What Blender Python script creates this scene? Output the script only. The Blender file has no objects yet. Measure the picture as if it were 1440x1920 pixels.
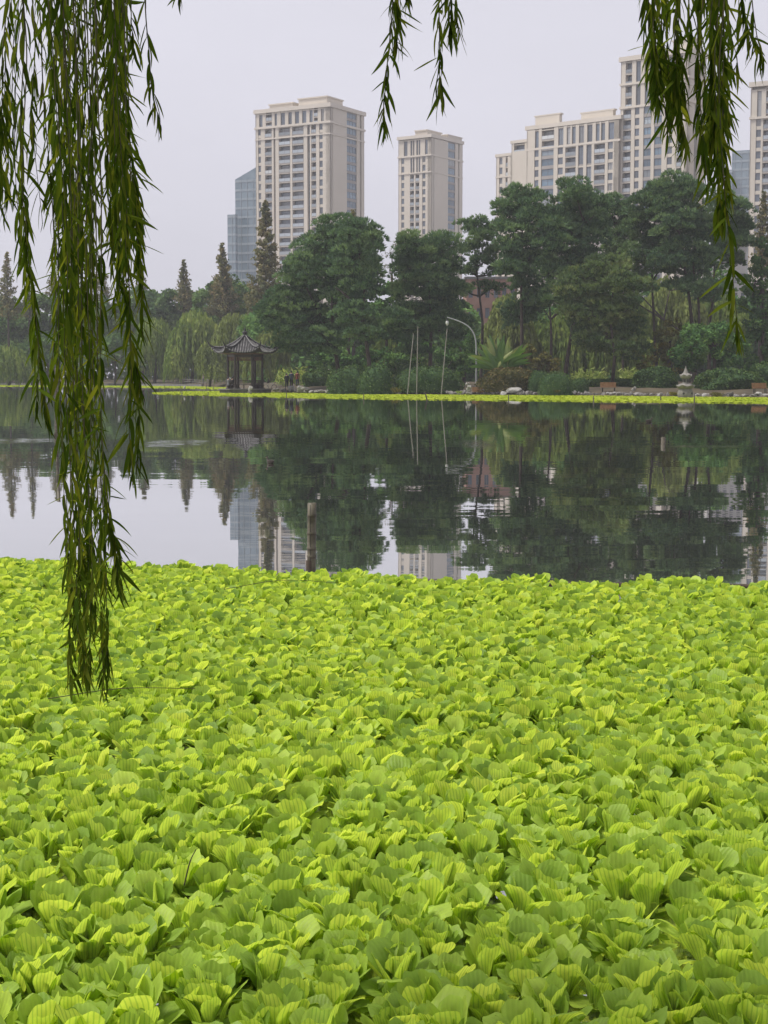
import bpy, math, random
import numpy as np
from mathutils import Vector, Matrix

random.seed(7)
RNG = np.random.default_rng(7)
PI = math.pi
scene = bpy.context.scene
COL = scene.collection

# ------------------------------------------------------------------ camera
H = 2.0                      # eye height above the water
F = 2884.0                   # focal length in pixels of the 1440 x 1920 photograph
PITCH = math.atan(256.0 / F)
cam_d = bpy.data.cameras.new("camera")
cam_d.sensor_fit = 'AUTO'
cam_d.sensor_width = 36.0
cam_d.lens = 36.0 * F / 1920.0
cam_d.clip_start = 0.05
cam_d.clip_end = 4000.0
cam = bpy.data.objects.new("camera", cam_d)
cam.location = (0, 0, H)
cam.rotation_euler = (PI / 2 - PITCH, 0, 0)
COL.objects.link(cam)
scene.camera = cam

# ------------------------------------------------------------------ sky, sun, exposure
SUN_EL = math.radians(62)
SUN_AZ = math.radians(-96)      # measured from +Y towards +X: high on the camera's left
world = bpy.data.worlds.new("World")
scene.world = world
world.use_nodes = True
wn = world.node_tree
wn.nodes.clear()
sky = wn.nodes.new('ShaderNodeTexSky')
sky.sky_type = 'NISHITA'
sky.sun_disc = False
sky.sun_elevation = SUN_EL
sky.sun_rotation = SUN_AZ
sky.altitude = 0.0
sky.air_density = 1.4
sky.dust_density = 3.0
sky.ozone_density = 1.0
hs = wn.nodes.new('ShaderNodeHueSaturation')
hs.inputs['Saturation'].default_value = 0.0
tintn = wn.nodes.new('ShaderNodeMix')
tintn.data_type = 'RGBA'
tintn.blend_type = 'MULTIPLY'
tintn.inputs[0].default_value = 1.0
tintn.inputs[7].default_value = (0.965, 0.955, 1.07, 1)
bg = wn.nodes.new('ShaderNodeBackground')
bg.inputs['Strength'].default_value = 0.0555
wo = wn.nodes.new('ShaderNodeOutputWorld')
# thin high overcast: the clear sky's light spread into an even pale veil
veil = wn.nodes.new('ShaderNodeMix')
veil.data_type = 'RGBA'
veil.inputs[0].default_value = 0.62
veil.inputs[7].default_value = (4.9, 4.9, 4.9, 1)
wn.links.new(sky.outputs[0], hs.inputs['Color'])
wn.links.new(hs.outputs[0], veil.inputs[6])
wtc = wn.nodes.new('ShaderNodeTexCoord')
wmp = wn.nodes.new('ShaderNodeMapping'); wmp.inputs['Scale'].default_value = (2.0, 2.0, 6.0)
wno = wn.nodes.new('ShaderNodeTexNoise'); wno.inputs['Scale'].default_value = 1.6; wno.inputs['Detail'].default_value = 4
wmr = wn.nodes.new('ShaderNodeMapRange'); wmr.inputs[1].default_value = .3; wmr.inputs[2].default_value = .7; wmr.inputs[3].default_value = .965; wmr.inputs[4].default_value = 1.03
wcl = wn.nodes.new('ShaderNodeMix'); wcl.data_type = 'RGBA'; wcl.blend_type = 'MULTIPLY'; wcl.inputs[0].default_value = 1.0
wn.links.new(wtc.outputs['Generated'], wmp.inputs['Vector'])
wn.links.new(wmp.outputs[0], wno.inputs['Vector'])
wn.links.new(wno.outputs[0], wmr.inputs[0])
wn.links.new(veil.outputs[2], wcl.inputs[6])
wn.links.new(wmr.outputs[0], wcl.inputs[7])
wn.links.new(wcl.outputs[2], tintn.inputs[6])
wn.links.new(tintn.outputs[2], bg.inputs['Color'])
wn.links.new(bg.outputs[0], wo.inputs[0])

sun_d = bpy.data.lights.new("sun", 'SUN')
sun_d.energy = 1.5
sun_d.angle = math.radians(11)
sun_d.color = (1.0, 0.95, 0.86)
sun = bpy.data.objects.new("sun", sun_d)
sdir = Vector((math.sin(SUN_AZ) * math.cos(SUN_EL), math.cos(SUN_AZ) * math.cos(SUN_EL), math.sin(SUN_EL)))
sun.rotation_euler = sdir.to_track_quat('Z', 'Y').to_euler()
sun.location = sdir * 300
COL.objects.link(sun)

scene.view_settings.view_transform = 'Standard'
scene.view_settings.look = 'None'
scene.view_settings.gamma = 1.0
scene.view_settings.use_curve_mapping = False
scene.view_settings.exposure = 1.55
scene.render.engine = 'CYCLES'
scene.cycles.use_denoising = True
scene.cycles.max_bounces = 6
scene.cycles.diffuse_bounces = 3
scene.cycles.glossy_bounces = 3
scene.cycles.transmission_bounces = 3
scene.cycles.volume_bounces = 0
scene.cycles.sample_clamp_indirect = 4.0
HAZE_DENSITY = 0.0003

# ------------------------------------------------------------------ helpers
def at(px, py, Y):
    """World point on the sight line of a pixel of the photograph, at forward distance Y."""
    dx = (px - 720.0) / F
    dy = (960.0 - py) / F
    d = (dx, math.cos(PITCH) + dy * math.sin(PITCH), dy * math.cos(PITCH) - math.sin(PITCH))
    s = Y / d[1]
    return Vector((d[0] * s, Y, H + d[2] * s))

def ppm(Y):
    return F / Y             # pixels per metre at distance Y

class MB:
    """Collects vertices and faces of one mesh."""
    def __init__(self):
        self.v, self.f, self.t, self.m, self.uv = [], [], [], [], []
        self.n = 0
        self.has_uv = False
    def add(self, V, Fa, tint=0.5, mat=0, uv=None):
        V = np.asarray(V, dtype=np.float32).reshape(-1, 3)
        groups = Fa if isinstance(Fa, list) and len(Fa) and isinstance(Fa[0], np.ndarray) else [np.asarray(Fa, dtype=np.int32)]
        for G in groups:
            G = np.asarray(G, dtype=np.int32)
            if G.size == 0:
                continue
            self.f.append(G + self.n)
            tt = np.full(len(G), tint, dtype=np.float32) if np.isscalar(tint) else np.asarray(tint, dtype=np.float32)
            self.t.append(tt)
            self.m.append(np.full(len(G), mat, dtype=np.int32))
        self.v.append(V)
        if uv is None:
            self.uv.append(np.zeros((len(V), 2), dtype=np.float32))
        else:
            self.has_uv = True
            self.uv.append(np.asarray(uv, dtype=np.float32))
        self.n += len(V)
    def mesh(self, name, mats, smooth=False):
        me = bpy.data.meshes.new(name)
        V = np.concatenate(self.v)
        me.vertices.add(len(V))
        me.vertices.foreach_set("co", V.ravel())
        nl = sum(g.size for g in self.f)
        npoly = sum(len(g) for g in self.f)
        me.loops.add(nl)
        me.polygons.add(npoly)
        loops = np.concatenate([g.ravel() for g in self.f]).astype(np.int32)
        tot = np.concatenate([np.full(len(g), g.shape[1], dtype=np.int32) for g in self.f])
        start = np.concatenate([[0], np.cumsum(tot)[:-1]]).astype(np.int32)
        me.loops.foreach_set("vertex_index", loops)
        me.polygons.foreach_set("loop_start", start)
        me.polygons.foreach_set("loop_total", tot)
        me.polygons.foreach_set("material_index", np.concatenate(self.m))
        me.polygons.foreach_set("use_smooth", np.full(npoly, bool(smooth)))
        at_ = me.attributes.new("tint", 'FLOAT', 'FACE')
        at_.data.foreach_set("value", np.concatenate(self.t))
        if self.has_uv:
            u = me.uv_layers.new(name="UVMap")
            UV = np.concatenate(self.uv)[loops]
            u.data.foreach_set("uv", UV.ravel())
        for m_ in (mats if isinstance(mats, (list, tuple)) else [mats]):
            me.materials.append(m_)
        me.update(calc_edges=True)
        me.validate()
        return me
    def build(self, name, mats, parent=None, smooth=False):
        return link(name, self.mesh(name, mats, smooth), parent)

def link(name, data, parent=None, loc=None):
    o = bpy.data.objects.new(name, data)
    COL.objects.link(o)
    if parent is not None:
        o.parent = parent
        # children are written in world coordinates: undo the parent's place
        o.matrix_parent_inverse = PINV.get(parent.name, Matrix())
    if loc is not None:
        o.location = loc
    return o

PINV = {}
def thing(name, label, cat, loc=(0, 0, 0), group=None, rotz=0.0):
    """An Empty at the thing's base; the parts under it are written in world coordinates."""
    o = bpy.data.objects.new(name, None)
    o.empty_display_size = 0.3
    COL.objects.link(o)
    o.location = loc
    o.rotation_euler = (0, 0, rotz)
    PINV[o.name] = (Matrix.Translation(Vector(loc)) @ Matrix.Rotation(rotz, 4, 'Z')).inverted()
    return tag(o, label, cat, group)

def tag(o, label, cat, group=None):
    o['label'] = label
    o['category'] = cat
    if group:
        o['group'] = group
    return o

def kind(o, k, label=None):
    o['kind'] = k
    if label:
        o['label'] = label
    return o

CUBE_F = np.array([[0, 3, 2, 1], [4, 5, 6, 7], [0, 1, 5, 4], [1, 2, 6, 5], [2, 3, 7, 6], [3, 0, 4, 7]], dtype=np.int32)
def box(mb, c, s, rz=0.0, tint=0.5, mat=0):
    sx, sy, sz = s[0] / 2, s[1] / 2, s[2] / 2
    P = np.array([[-sx, -sy, -sz], [sx, -sy, -sz], [sx, sy, -sz], [-sx, sy, -sz], [-sx, -sy, sz], [sx, -sy, sz], [sx, sy, sz], [-sx, sy, sz]])
    if rz:
        cz, sn = math.cos(rz), math.sin(rz)
        P = P @ np.array([[cz, sn, 0], [-sn, cz, 0], [0, 0, 1]])
    mb.add(P + np.array(c), CUBE_F, tint, mat)

def tube(mb, pts, rad, n=7, tint=0.5, mat=0, cap=True):
    P = np.array([list(p) for p in pts], dtype=float)
    R = np.full(len(P), rad, dtype=float) if np.isscalar(rad) else np.asarray(rad, dtype=float)
    T = np.gradient(P, axis=0)
    T /= np.linalg.norm(T, axis=1)[:, None] + 1e-9
    ref = np.array([0, 0, 1.0]) if abs(T[0][2]) < 0.9 else np.array([1.0, 0, 0])
    rings = []
    for i in range(len(P)):
        a = np.cross(T[i], ref); a /= np.linalg.norm(a) + 1e-9
        b = np.cross(T[i], a)
        ref = np.cross(a, T[i])
        th = np.arange(n) * 2 * PI / n
        rings.append(P[i] + R[i] * (np.cos(th)[:, None] * a + np.sin(th)[:, None] * b))
    V = np.concatenate(rings)
    fs = []
    for i in range(len(P) - 1):
        for k in range(n):
            k2 = (k + 1) % n
            fs.append([i * n + k, i * n + k2, (i + 1) * n + k2, (i + 1) * n + k])
    mb.add(V, np.array(fs), tint, mat)
    if cap:
        mb.add(rings[-1], np.array([list(range(n))]), tint, mat)
        mb.add(rings[0], np.array([list(range(n))[::-1]]), tint, mat)

def lathe(mb, prof, c, n=16, tint=0.5, mat=0, rz=0.0, lobes=None):
    """prof: (radius, z) pairs; lobes: optional function(theta, i) -> radius factor."""
    th = np.arange(n) * 2 * PI / n + rz
    V = []
    for i, (r, z) in enumerate(prof):
        for a in th:
            k = lobes(a, i) if lobes else (1.0, 0.0)
            V.append([c[0] + r * k[0] * math.cos(a), c[1] + r * k[0] * math.sin(a), c[2] + z + k[1]])
    fs = []
    for i in range(len(prof) - 1):
        for k in range(n):
            k2 = (k + 1) % n
            fs.append([i * n + k, i * n + k2, (i + 1) * n + k2, (i + 1) * n + k])
    mb.add(V, np.array(fs), tint, mat)
    mb.add(V[-n:], np.array([list(range(n))]), tint, mat)
    mb.add(V[:n], np.array([list(range(n))[::-1]]), tint, mat)

def curve_pts(pts, n):
    """Smooth polyline through pts (Catmull-Rom)."""
    P = [Vector(p) for p in pts]
    P = [P[0] * 2 - P[1]] + P + [P[-1] * 2 - P[-2]]
    out = []
    m = len(P) - 3
    for j in range(n):
        u = j / (n - 1) * m
        i = min(int(u), m - 1)
        t = u - i
        a, b, c, d = P[i:i + 4]
        out.append(0.5 * ((2 * b) + (c - a) * t + (2 * a - 5 * b + 4 * c - d) * t * t + (3 * b - a - 3 * c + d) * t ** 3))
    return out

def unit(n):
    v = RNG.normal(size=(n, 3))
    return v / np.linalg.norm(v, axis=1)[:, None]

def leaves(mb, P, size, up=0.3, aspect=0.5, tint=None):
    """One rhombic leaf spray at every point of P, turned every way."""
    n = len(P)
    if n == 0:
        return
    N = unit(n); N[:, 2] += up
    N /= np.linalg.norm(N, axis=1)[:, None]
    A = np.cross(N, unit(n)); A /= np.linalg.norm(A, axis=1)[:, None] + 1e-9
    B = np.cross(N, A)
    s = size * RNG.uniform(0.6, 1.35, n)[:, None]
    V = np.stack([P - A * s * .5, P + B * s * aspect * .5 - A * s * .05, P + A * s * .5, P - B * s * aspect * .5 + A * s * .05], axis=1).reshape(-1, 3)
    Fq = np.arange(n * 4).reshape(n, 4)
    mb.add(V, Fq, RNG.uniform(0, 1, n) if tint is None else np.clip(tint, 0, 1))

def noise_rock(seed, flat=0.6, sub=2, rough=0.25):
    r = np.random.default_rng(seed)
    import bmesh
    bm = bmesh.new()
    bmesh.ops.create_icosphere(bm, subdivisions=sub, radius=1.0)
    V = np.array([v.co[:] for v in bm.verts])
    Fa = np.array([[v.index for v in f.verts] for f in bm.faces])
    bm.free()
    d = np.zeros(len(V))
    for k in range(5):
        w = r.normal(size=3) * (1.2 + k)
        d += np.sin(V @ w + r.uniform(0, 6)) * rough / (1 + .6 * k)
    for k in range(5):                                   # a few broken flats
        w = r.normal(size=3); w /= np.linalg.norm(w)
        lim = r.uniform(.55, .85)
        h = V @ w
        V = V - np.maximum(h - lim, 0)[:, None] * w * .85
    V = V * (1 + d)[:, None]
    V[:, 2] *= flat
    return V, Fa

# ------------------------------------------------------------------ materials
def new_mat(name):
    m = bpy.data.materials.new(name)
    m.use_nodes = True
    nt = m.node_tree
    nt.nodes.clear()
    out = nt.nodes.new('ShaderNodeOutputMaterial')
    return m, nt, out

def noise_col(nt, c1, c2, scale, detail=4, coord='Object', rough=0.6, lo=0.35, hi=0.65):
    tc = nt.nodes.new('ShaderNodeTexCoord')
    no = nt.nodes.new('ShaderNodeTexNoise')
    no.inputs['Scale'].default_value = scale
    no.inputs['Detail'].default_value = detail
    no.inputs['Roughness'].default_value = rough
    rp = nt.nodes.new('ShaderNodeValToRGB')
    rp.color_ramp.elements[0].position = lo
    rp.color_ramp.elements[1].position = hi
    rp.color_ramp.elements[0].color = (*c1, 1)
    rp.color_ramp.elements[1].color = (*c2, 1)
    nt.links.new(tc.outputs[coord], no.inputs['Vector'])
    nt.links.new(no.outputs[0], rp.inputs[0])
    return rp, no

def solid(name, c1, c2=None, scale=3.0, rough=0.7, metal=0.0, bump=0.0, spec=0.3, coord='Object'):
    m, nt, out = new_mat(name)
    b = nt.nodes.new('ShaderNodeBsdfPrincipled')
    b.inputs['Roughness'].default_value = rough
    b.inputs['Metallic'].default_value = metal
    b.inputs['Specular IOR Level'].default_value = spec
    c2 = c2 or tuple(x * .8 for x in c1)
    rp, no = noise_col(nt, c1, c2, scale, coord=coord)
    nt.links.new(rp.outputs[0], b.inputs['Base Color'])
    if bump:
        bp = nt.nodes.new('ShaderNodeBump')
        bp.inputs['Strength'].default_value = bump
        bp.inputs['Distance'].default_value = 0.05
        nt.links.new(no.outputs[0], bp.inputs['Height'])
        nt.links.new(bp.outputs[0], b.inputs['Normal'])
    nt.links.new(b.outputs[0], out.inputs[0])
    return m

def foliage(name, cols, trans=0.3, tcol=(1.3, 1.25, .7), patch=0.35, scale=.5, gloss=0.0):
    """Leaves: colour from the leaf's own tint, large soft patches of age, light passing through."""
    m, nt, out = new_mat(name)
    a = nt.nodes.new('ShaderNodeAttribute'); a.attribute_name = 'tint'
    tc = nt.nodes.new('ShaderNodeTexCoord')
    no = nt.nodes.new('ShaderNodeTexNoise')
    no.inputs['Scale'].default_value = scale
    no.inputs['Detail'].default_value = 3
    nt.links.new(tc.outputs['Object'], no.inputs['Vector'])
    mx = nt.nodes.new('ShaderNodeMath'); mx.operation = 'MULTIPLY_ADD'
    mx.inputs[1].default_value = patch * 3
    sub = nt.nodes.new('ShaderNodeMath'); sub.operation = 'SUBTRACT'; sub.inputs[1].default_value = patch * 1.5
    nt.links.new(no.outputs[0], mx.inputs[0])
    nt.links.new(a.outputs['Fac'], mx.inputs[2])
    nt.links.new(mx.outputs[0], sub.inputs[0])
    rp = nt.nodes.new('ShaderNodeValToRGB')
    while len(rp.color_ramp.elements) < len(cols):
        rp.color_ramp.elements.new(0.5)
    for i, c in enumerate(cols):
        rp.color_ramp.elements[i].position = i / (len(cols) - 1)
        rp.color_ramp.elements[i].color = (*c, 1)
    nt.links.new(sub.outputs[0], rp.inputs[0])
    d = nt.nodes.new('ShaderNodeBsdfDiffuse')
    t = nt.nodes.new('ShaderNodeBsdfTranslucent')
    mu = nt.nodes.new('ShaderNodeMix'); mu.data_type = 'RGBA'; mu.blend_type = 'MULTIPLY'
    mu.inputs[0].default_value = 1
    mu.inputs[7].default_value = (*tcol, 1)
    nt.links.new(rp.outputs[0], d.inputs[0])
    nt.links.new(rp.outputs[0], mu.inputs[6])
    nt.links.new(mu.outputs[2], t.inputs[0])
    ms = nt.nodes.new('ShaderNodeMixShader'); ms.inputs[0].default_value = trans
    nt.links.new(d.outputs[0], ms.inputs[1]); nt.links.new(t.outputs[0], ms.inputs[2])
    last = ms
    if gloss:
        g = nt.nodes.new('ShaderNodeBsdfGlossy'); g.inputs['Roughness'].default_value = .45
        m2 = nt.nodes.new('ShaderNodeMixShader'); m2.inputs[0].default_value = gloss
        nt.links.new(ms.outputs[0], m2.inputs[1]); nt.links.new(g.outputs[0], m2.inputs[2])
        last = m2
    nt.links.new(last.outputs[0], out.inputs[0])
    return m

M = {}
M['pine'] = foliage('pine needles', [(0.064, 0.115, 0.069), (0.102, 0.173, 0.092), (0.147, 0.237, 0.113), (0.205, 0.288, 0.128)], .24, scale=.3)
M['pine_olive'] = foliage('olive pine needles', [(0.067, 0.110, 0.054), (0.110, 0.165, 0.071), (0.159, 0.220, 0.085), (0.207, 0.232, 0.098)], .25, scale=.35)
M['broad'] = foliage('dark broad leaves', [(0.036, 0.080, 0.031), (0.064, 0.136, 0.047), (0.108, 0.206, 0.064), (0.162, 0.269, 0.080)], .25, scale=.3)
M['camphor'] = foliage('camphor leaves', [(0.052, 0.100, 0.047), (0.087, 0.155, 0.063), (0.132, 0.212, 0.077), (0.193, 0.268, 0.096)], .25, scale=.12)
M['olive'] = foliage('olive leaves', [(0.055, 0.066, 0.024), (0.094, 0.099, 0.033), (0.143, 0.138, 0.044), (0.209, 0.176, 0.050)], .25, scale=.2)
M['willow_far'] = foliage('willow foliage', [(0.096, 0.151, 0.041), (0.151, 0.220, 0.057), (0.220, 0.289, 0.076), (0.302, 0.357, 0.104)], .35, scale=.12)
M['willow_yellow'] = foliage('yellowing willow foliage', [(.10, .13, .048), (.16, .20, .066), (.22, .27, .085), (.28, .32, .11)], .35, scale=.12)
M['redwood'] = foliage('rusty redwood needles', [(0.083, 0.100, 0.054), (0.138, 0.144, 0.074), (0.202, 0.184, 0.091), (0.238, 0.184, 0.100)], .2, scale=.2)
M['reed'] = foliage('reed leaves', [(.13, .19, .05), (.2, .28, .07), (.3, .38, .11), (.4, .45, .18)], .4, scale=.3)
M['hedge'] = foliage('clipped hedge leaves', [(0.034, 0.066, 0.031), (0.055, 0.096, 0.041), (0.077, 0.133, 0.046), (0.117, 0.173, 0.055)], .15, scale=.6)
M['hedge_bronze'] = foliage('bronze hedge leaves', [(0.050, 0.055, 0.024), (0.083, 0.083, 0.033), (0.121, 0.105, 0.044), (0.154, 0.121, 0.055)], .15, scale=.5)
M['banana'] = foliage('banana leaf', [(.045, .11, .02), (.075, .165, .03), (.115, .215, .042), (.22, .26, .07)], .35, scale=.6, gloss=.05)
M['willow_leaf'] = foliage('willow leaf', [(0.022, 0.041, 0.005), (0.039, 0.069, 0.008), (0.061, 0.095, 0.011), (0.098, 0.121, 0.016)], .48, (2.0, 1.75, .9), patch=.2, scale=2.0)
M['far_lettuce'] = foliage('distant water lettuce', [(0.170, 0.238, 0.017), (0.246, 0.323, 0.025), (0.315, 0.383, 0.038), (0.374, 0.425, 0.060)], .25, scale=.12)
M['bark'] = solid('pine bark', (.035, .028, .024), (.075, .058, .048), 2.5, .9, bump=.6)
M['twig'] = solid('willow twig', (.04, .05, .016), (.08, .065, .028), 12, .7)
M['stone'] = solid('weathered stone', (0.112, 0.106, 0.095), (0.234, 0.223, 0.206), 1.6, .85, bump=.5)
M['stone_dark'] = solid('mossy dark stone', (0.050, 0.050, 0.043), (0.124, 0.115, 0.102), 1.8, .9, bump=.5)
M['stone_pale'] = solid('pale stone', (0.188, 0.183, 0.168), (0.327, 0.317, 0.297), 1.8, .85, bump=.4)
M['soil'] = solid('bare brown bank soil', (.04, .032, .019), (.085, .068, .04), .35, .95, bump=.3)
M['concrete'] = solid('grey concrete', (0.121, 0.116, 0.110), (0.165, 0.160, 0.154), 1.0, .85)
M['timber'] = solid('dark stained timber', (0.024, 0.018, 0.015), (0.044, 0.032, 0.027), 2.0, .6)
M['timber_red'] = solid('dull red timber', (.09, .035, .028), (.13, .055, .042), 2.0, .7)
M['tile'] = solid('grey clay roof tile', (0.015, 0.014, 0.015), (0.034, 0.032, 0.034), 3.0, .7)
M['tile_row'] = solid('pale streaked cover tile', (.05, .05, .05), (.19, .185, .185), 1.2, .7)  # the roof's bright streaks are put into the tile colour
M['tile_pale'] = solid('limewashed tile edge', (0.154, 0.149, 0.149), (0.231, 0.226, 0.226), 4.0, .7)
M['slat'] = solid('varnished bench slat', (0.223, 0.118, 0.053), (0.310, 0.180, 0.087), 3.0, .5)
M['iron'] = solid('black cast iron', (.015, .015, .016), (.03, .03, .03), 5.0, .5)
M['lamp_paint'] = solid('grey painted steel', (0.252, 0.258, 0.264), (0.300, 0.306, 0.312), 2.0, .45)
M['lamp_glass'] = solid('white lamp shade', (0.456, 0.456, 0.445), (0.480, 0.480, 0.468), 2.0, .3)
M['bamboo'] = solid('weathered bamboo', (0.045, 0.037, 0.024), (0.110, 0.096, 0.065), 9.0, .55, spec=.4)
M['bamboo_dark'] = solid('wet dark bamboo', (.03, .022, .016), (.07, .05, .035), 9.0, .45)
M['pole'] = solid('bleached pole', (0.167, 0.154, 0.135), (0.241, 0.228, 0.205), 3.0, .7)
M['cream'] = solid('cream stone cladding', (0.488, 0.444, 0.383), (0.534, 0.485, 0.422), .06, .8)
M['cream_trim'] = solid('pale cream cornice', (0.521, 0.474, 0.414), (0.558, 0.506, 0.444), .08, .8)
M['spandrel'] = solid('grey beige spandrel', (.26, .24, .23), (.31, .285, .27), .1, .7)
M['glass'] = solid('blue grey window glass', (.075, .095, .125), (.15, .18, .225), .25, .08, spec=.9)  # lightened base colour stands in for distance haze on the panes
M['glass_blue'] = solid('blue tinted window glass', (.10, .16, .22), (.16, .23, .30), .25, .08, spec=.9)
M['balustrade'] = solid('frosted balcony glass', (0.276, 0.310, 0.345), (0.391, 0.425, 0.460), .3, .2, spec=.6)
M['frame'] = solid('dark grey window frame', (.12, .125, .14), (.15, .155, .17), 1.0, .5)
M['curtain_wall'] = solid('blue green curtain wall glass', (0.095, 0.142, 0.182), (0.149, 0.203, 0.243), .08, .12, spec=.8)
M['curtain_band'] = solid('pale curtain wall band', (.20, .245, .28), (.26, .30, .33), .1, .4)
M['paving'] = solid('pale city bounce paving', (.20, .195, .19), (.30, .29, .28), .03, .9)  # pale so that it throws light back onto the towers
M['brick'] = solid('red brick wall', (.26, .15, .12), (.32, .195, .155), .6, .9)
M['render'] = solid('off white render', (.36, .35, .33), (.42, .41, .39), .3, .9)
M['skin'] = solid('skin', (.42, .26, .19), (.46, .29, .21), 8, .6)
M['hair'] = solid('black hair', (.012, .011, .011), (.02, .018, .017), 8, .6)
M['duck'] = solid('dark brown plumage', (.02, .016, .013), (.05, .04, .03), 20, .6)
M['bill'] = solid('pale bill', (.35, .28, .15), (.4, .3, .16), 20, .5)
def vary(mat, pale, share):
    nt = mat.node_tree
    b = next(n for n in nt.nodes if n.type == 'BSDF_PRINCIPLED')
    src = b.inputs['Base Color'].links[0].from_socket
    oi = nt.nodes.new('ShaderNodeObjectInfo')
    mr = nt.nodes.new('ShaderNodeMapRange'); mr.inputs[1].default_value = 1 - share; mr.inputs[2].default_value = 1.0; mr.inputs[4].default_value = .85
    mx = nt.nodes.new('ShaderNodeMix'); mx.data_type = 'RGBA'; mx.inputs[7].default_value = (*pale, 1)
    nt.links.new(oi.outputs['Random'], mr.inputs[0]); nt.links.new(mr.outputs[0], mx.inputs[0])
    nt.links.new(src, mx.inputs[6])
    dk = nt.nodes.new('ShaderNodeMix'); dk.data_type = 'RGBA'; dk.blend_type = 'MULTIPLY'; dk.inputs[0].default_value = 1
    m2 = nt.nodes.new('ShaderNodeMath'); m2.operation = 'MULTIPLY'; m2.inputs[1].default_value = 7.31
    m3 = nt.nodes.new('ShaderNodeMath'); m3.operation = 'FRACT'
    m4 = nt.nodes.new('ShaderNodeMapRange'); m4.inputs[3].default_value = .55; m4.inputs[4].default_value = 1.3
    nt.links.new(oi.outputs['Random'], m2.inputs[0]); nt.links.new(m2.outputs[0], m3.inputs[0]); nt.links.new(m3.outputs[0], m4.inputs[0])
    nt.links.new(mx.outputs[2], dk.inputs[6]); nt.links.new(m4.outputs[0], dk.inputs[7])
    nt.links.new(dk.outputs[2], b.inputs['Base Color'])
vary(M['glass'], (.42, .40, .37), .22)
vary(M['glass_blue'], (.40, .42, .42), .15)
vary(M['balustrade'], (.5, .5, .48), .15)
def cloth(name, c):
    return solid(name, c, tuple(x * .8 for x in c), 9, .9)

def water_mat():
    m, nt, out = new_mat('still lake water')
    L = nt.links
    tc = nt.nodes.new('ShaderNodeTexCoord')
    def nz(scale, sx, sy, detail):
        mp = nt.nodes.new('ShaderNodeMapping')
        mp.inputs['Scale'].default_value = (sx, sy, 1)
        no = nt.nodes.new('ShaderNodeTexNoise')
        no.inputs['Scale'].default_value = scale
        no.inputs['Detail'].default_value = detail
        L.new(tc.outputs['Object'], mp.inputs['Vector'])
        L.new(mp.outputs[0], no.inputs['Vector'])
        return no
    def bump(no, dist, strength, prev=None):
        b = nt.nodes.new('ShaderNodeBump')
        b.inputs['Distance'].default_value = dist
        if hasattr(strength, 'is_linked') or not isinstance(strength, float):
            L.new(strength, b.inputs['Strength'])
        else:
            b.inputs['Strength'].default_value = strength
        L.new(no.outputs[0], b.inputs['Height'])
        if prev:
            L.new(prev.outputs[0], b.inputs['Normal'])
        return b
    swell = nz(1.0, .16, .5, 2)
    chop = nz(1.0, 1.1, 2.6, 2)
    patch = nz(1.0, .045, .05, 2)
    rp = nt.nodes.new('ShaderNodeValToRGB')
    rp.color_ramp.elements[0].position = .66; rp.color_ramp.elements[0].color = (.02, .02, .02, 1)
    rp.color_ramp.elements[1].position = .78; rp.color_ramp.elements[1].color = (.5, .5, .5, 1)
    L.new(patch.outputs[0], rp.inputs[0])
    # two wind-ruffled patches out on the lake
    tot = rp.outputs[0]
    for cx_, cy_, rx_, ry_ in ((-6.3, 46.0, 1.5, 4.2), (-11.0, 47.5, 1.6, 2.6), (2.7, 45.0, .7, 3.6), (9.0, 43.5, 2.4, .9)):
        mp = nt.nodes.new('ShaderNodeMapping')
        mp.inputs['Location'].default_value = (-cx_ / rx_, -cy_ / ry_, 0)
        mp.inputs['Scale'].default_value = (1 / rx_, 1 / ry_, 1)
        L.new(tc.outputs['Object'], mp.inputs['Vector'])
        ln = nt.nodes.new('ShaderNodeVectorMath'); ln.operation = 'LENGTH'
        L.new(mp.outputs[0], ln.inputs[0])
        mr = nt.nodes.new('ShaderNodeMapRange')
        mr.inputs[1].default_value = 1.0; mr.inputs[2].default_value = .3
        mr.inputs[3].default_value = 0.0; mr.inputs[4].default_value = 1.0
        L.new(ln.outputs['Value'], mr.inputs[0])
        ad = nt.nodes.new('ShaderNodeMath'); ad.operation = 'ADD'; ad.use_clamp = True
        L.new(tot, ad.inputs[0]); L.new(mr.outputs[0], ad.inputs[1])
        tot = ad.outputs[0]
    b1 = bump(swell, .0042, 1.0)
    b2 = bump(chop, .018, tot, b1)
    base = nt.nodes.new('ShaderNodeBsdfDiffuse')
    base.inputs[0].default_value = (.040, .046, .032, 1)
    g = nt.nodes.new('ShaderNodeBsdfGlossy')
    g.inputs['Roughness'].default_value = .012
    g.inputs['Color'].default_value = (.97, .97, .97, 1)
    lw = nt.nodes.new('ShaderNodeFresnel')
    lw.inputs['IOR'].default_value = 2.8
    L.new(b2.outputs[0], g.inputs['Normal'])
    L.new(b1.outputs[0], lw.inputs['Normal'])
    ms = nt.nodes.new('ShaderNodeMixShader')
    fr = nt.nodes.new('ShaderNodeMapRange')
    fr.inputs[1].default_value = .15; fr.inputs[2].default_value = .62
    fr.inputs[3].default_value = .35; fr.inputs[4].default_value = .97
    L.new(lw.outputs[0], fr.inputs[0])
    L.new(fr.outputs[0], ms.inputs[0])
    L.new(base.outputs[0], ms.inputs[1]); L.new(g.outputs[0], ms.inputs[2])
    L.new(ms.outputs[0], out.inputs[0])
    return m
M['water'] = water_mat()

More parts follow.
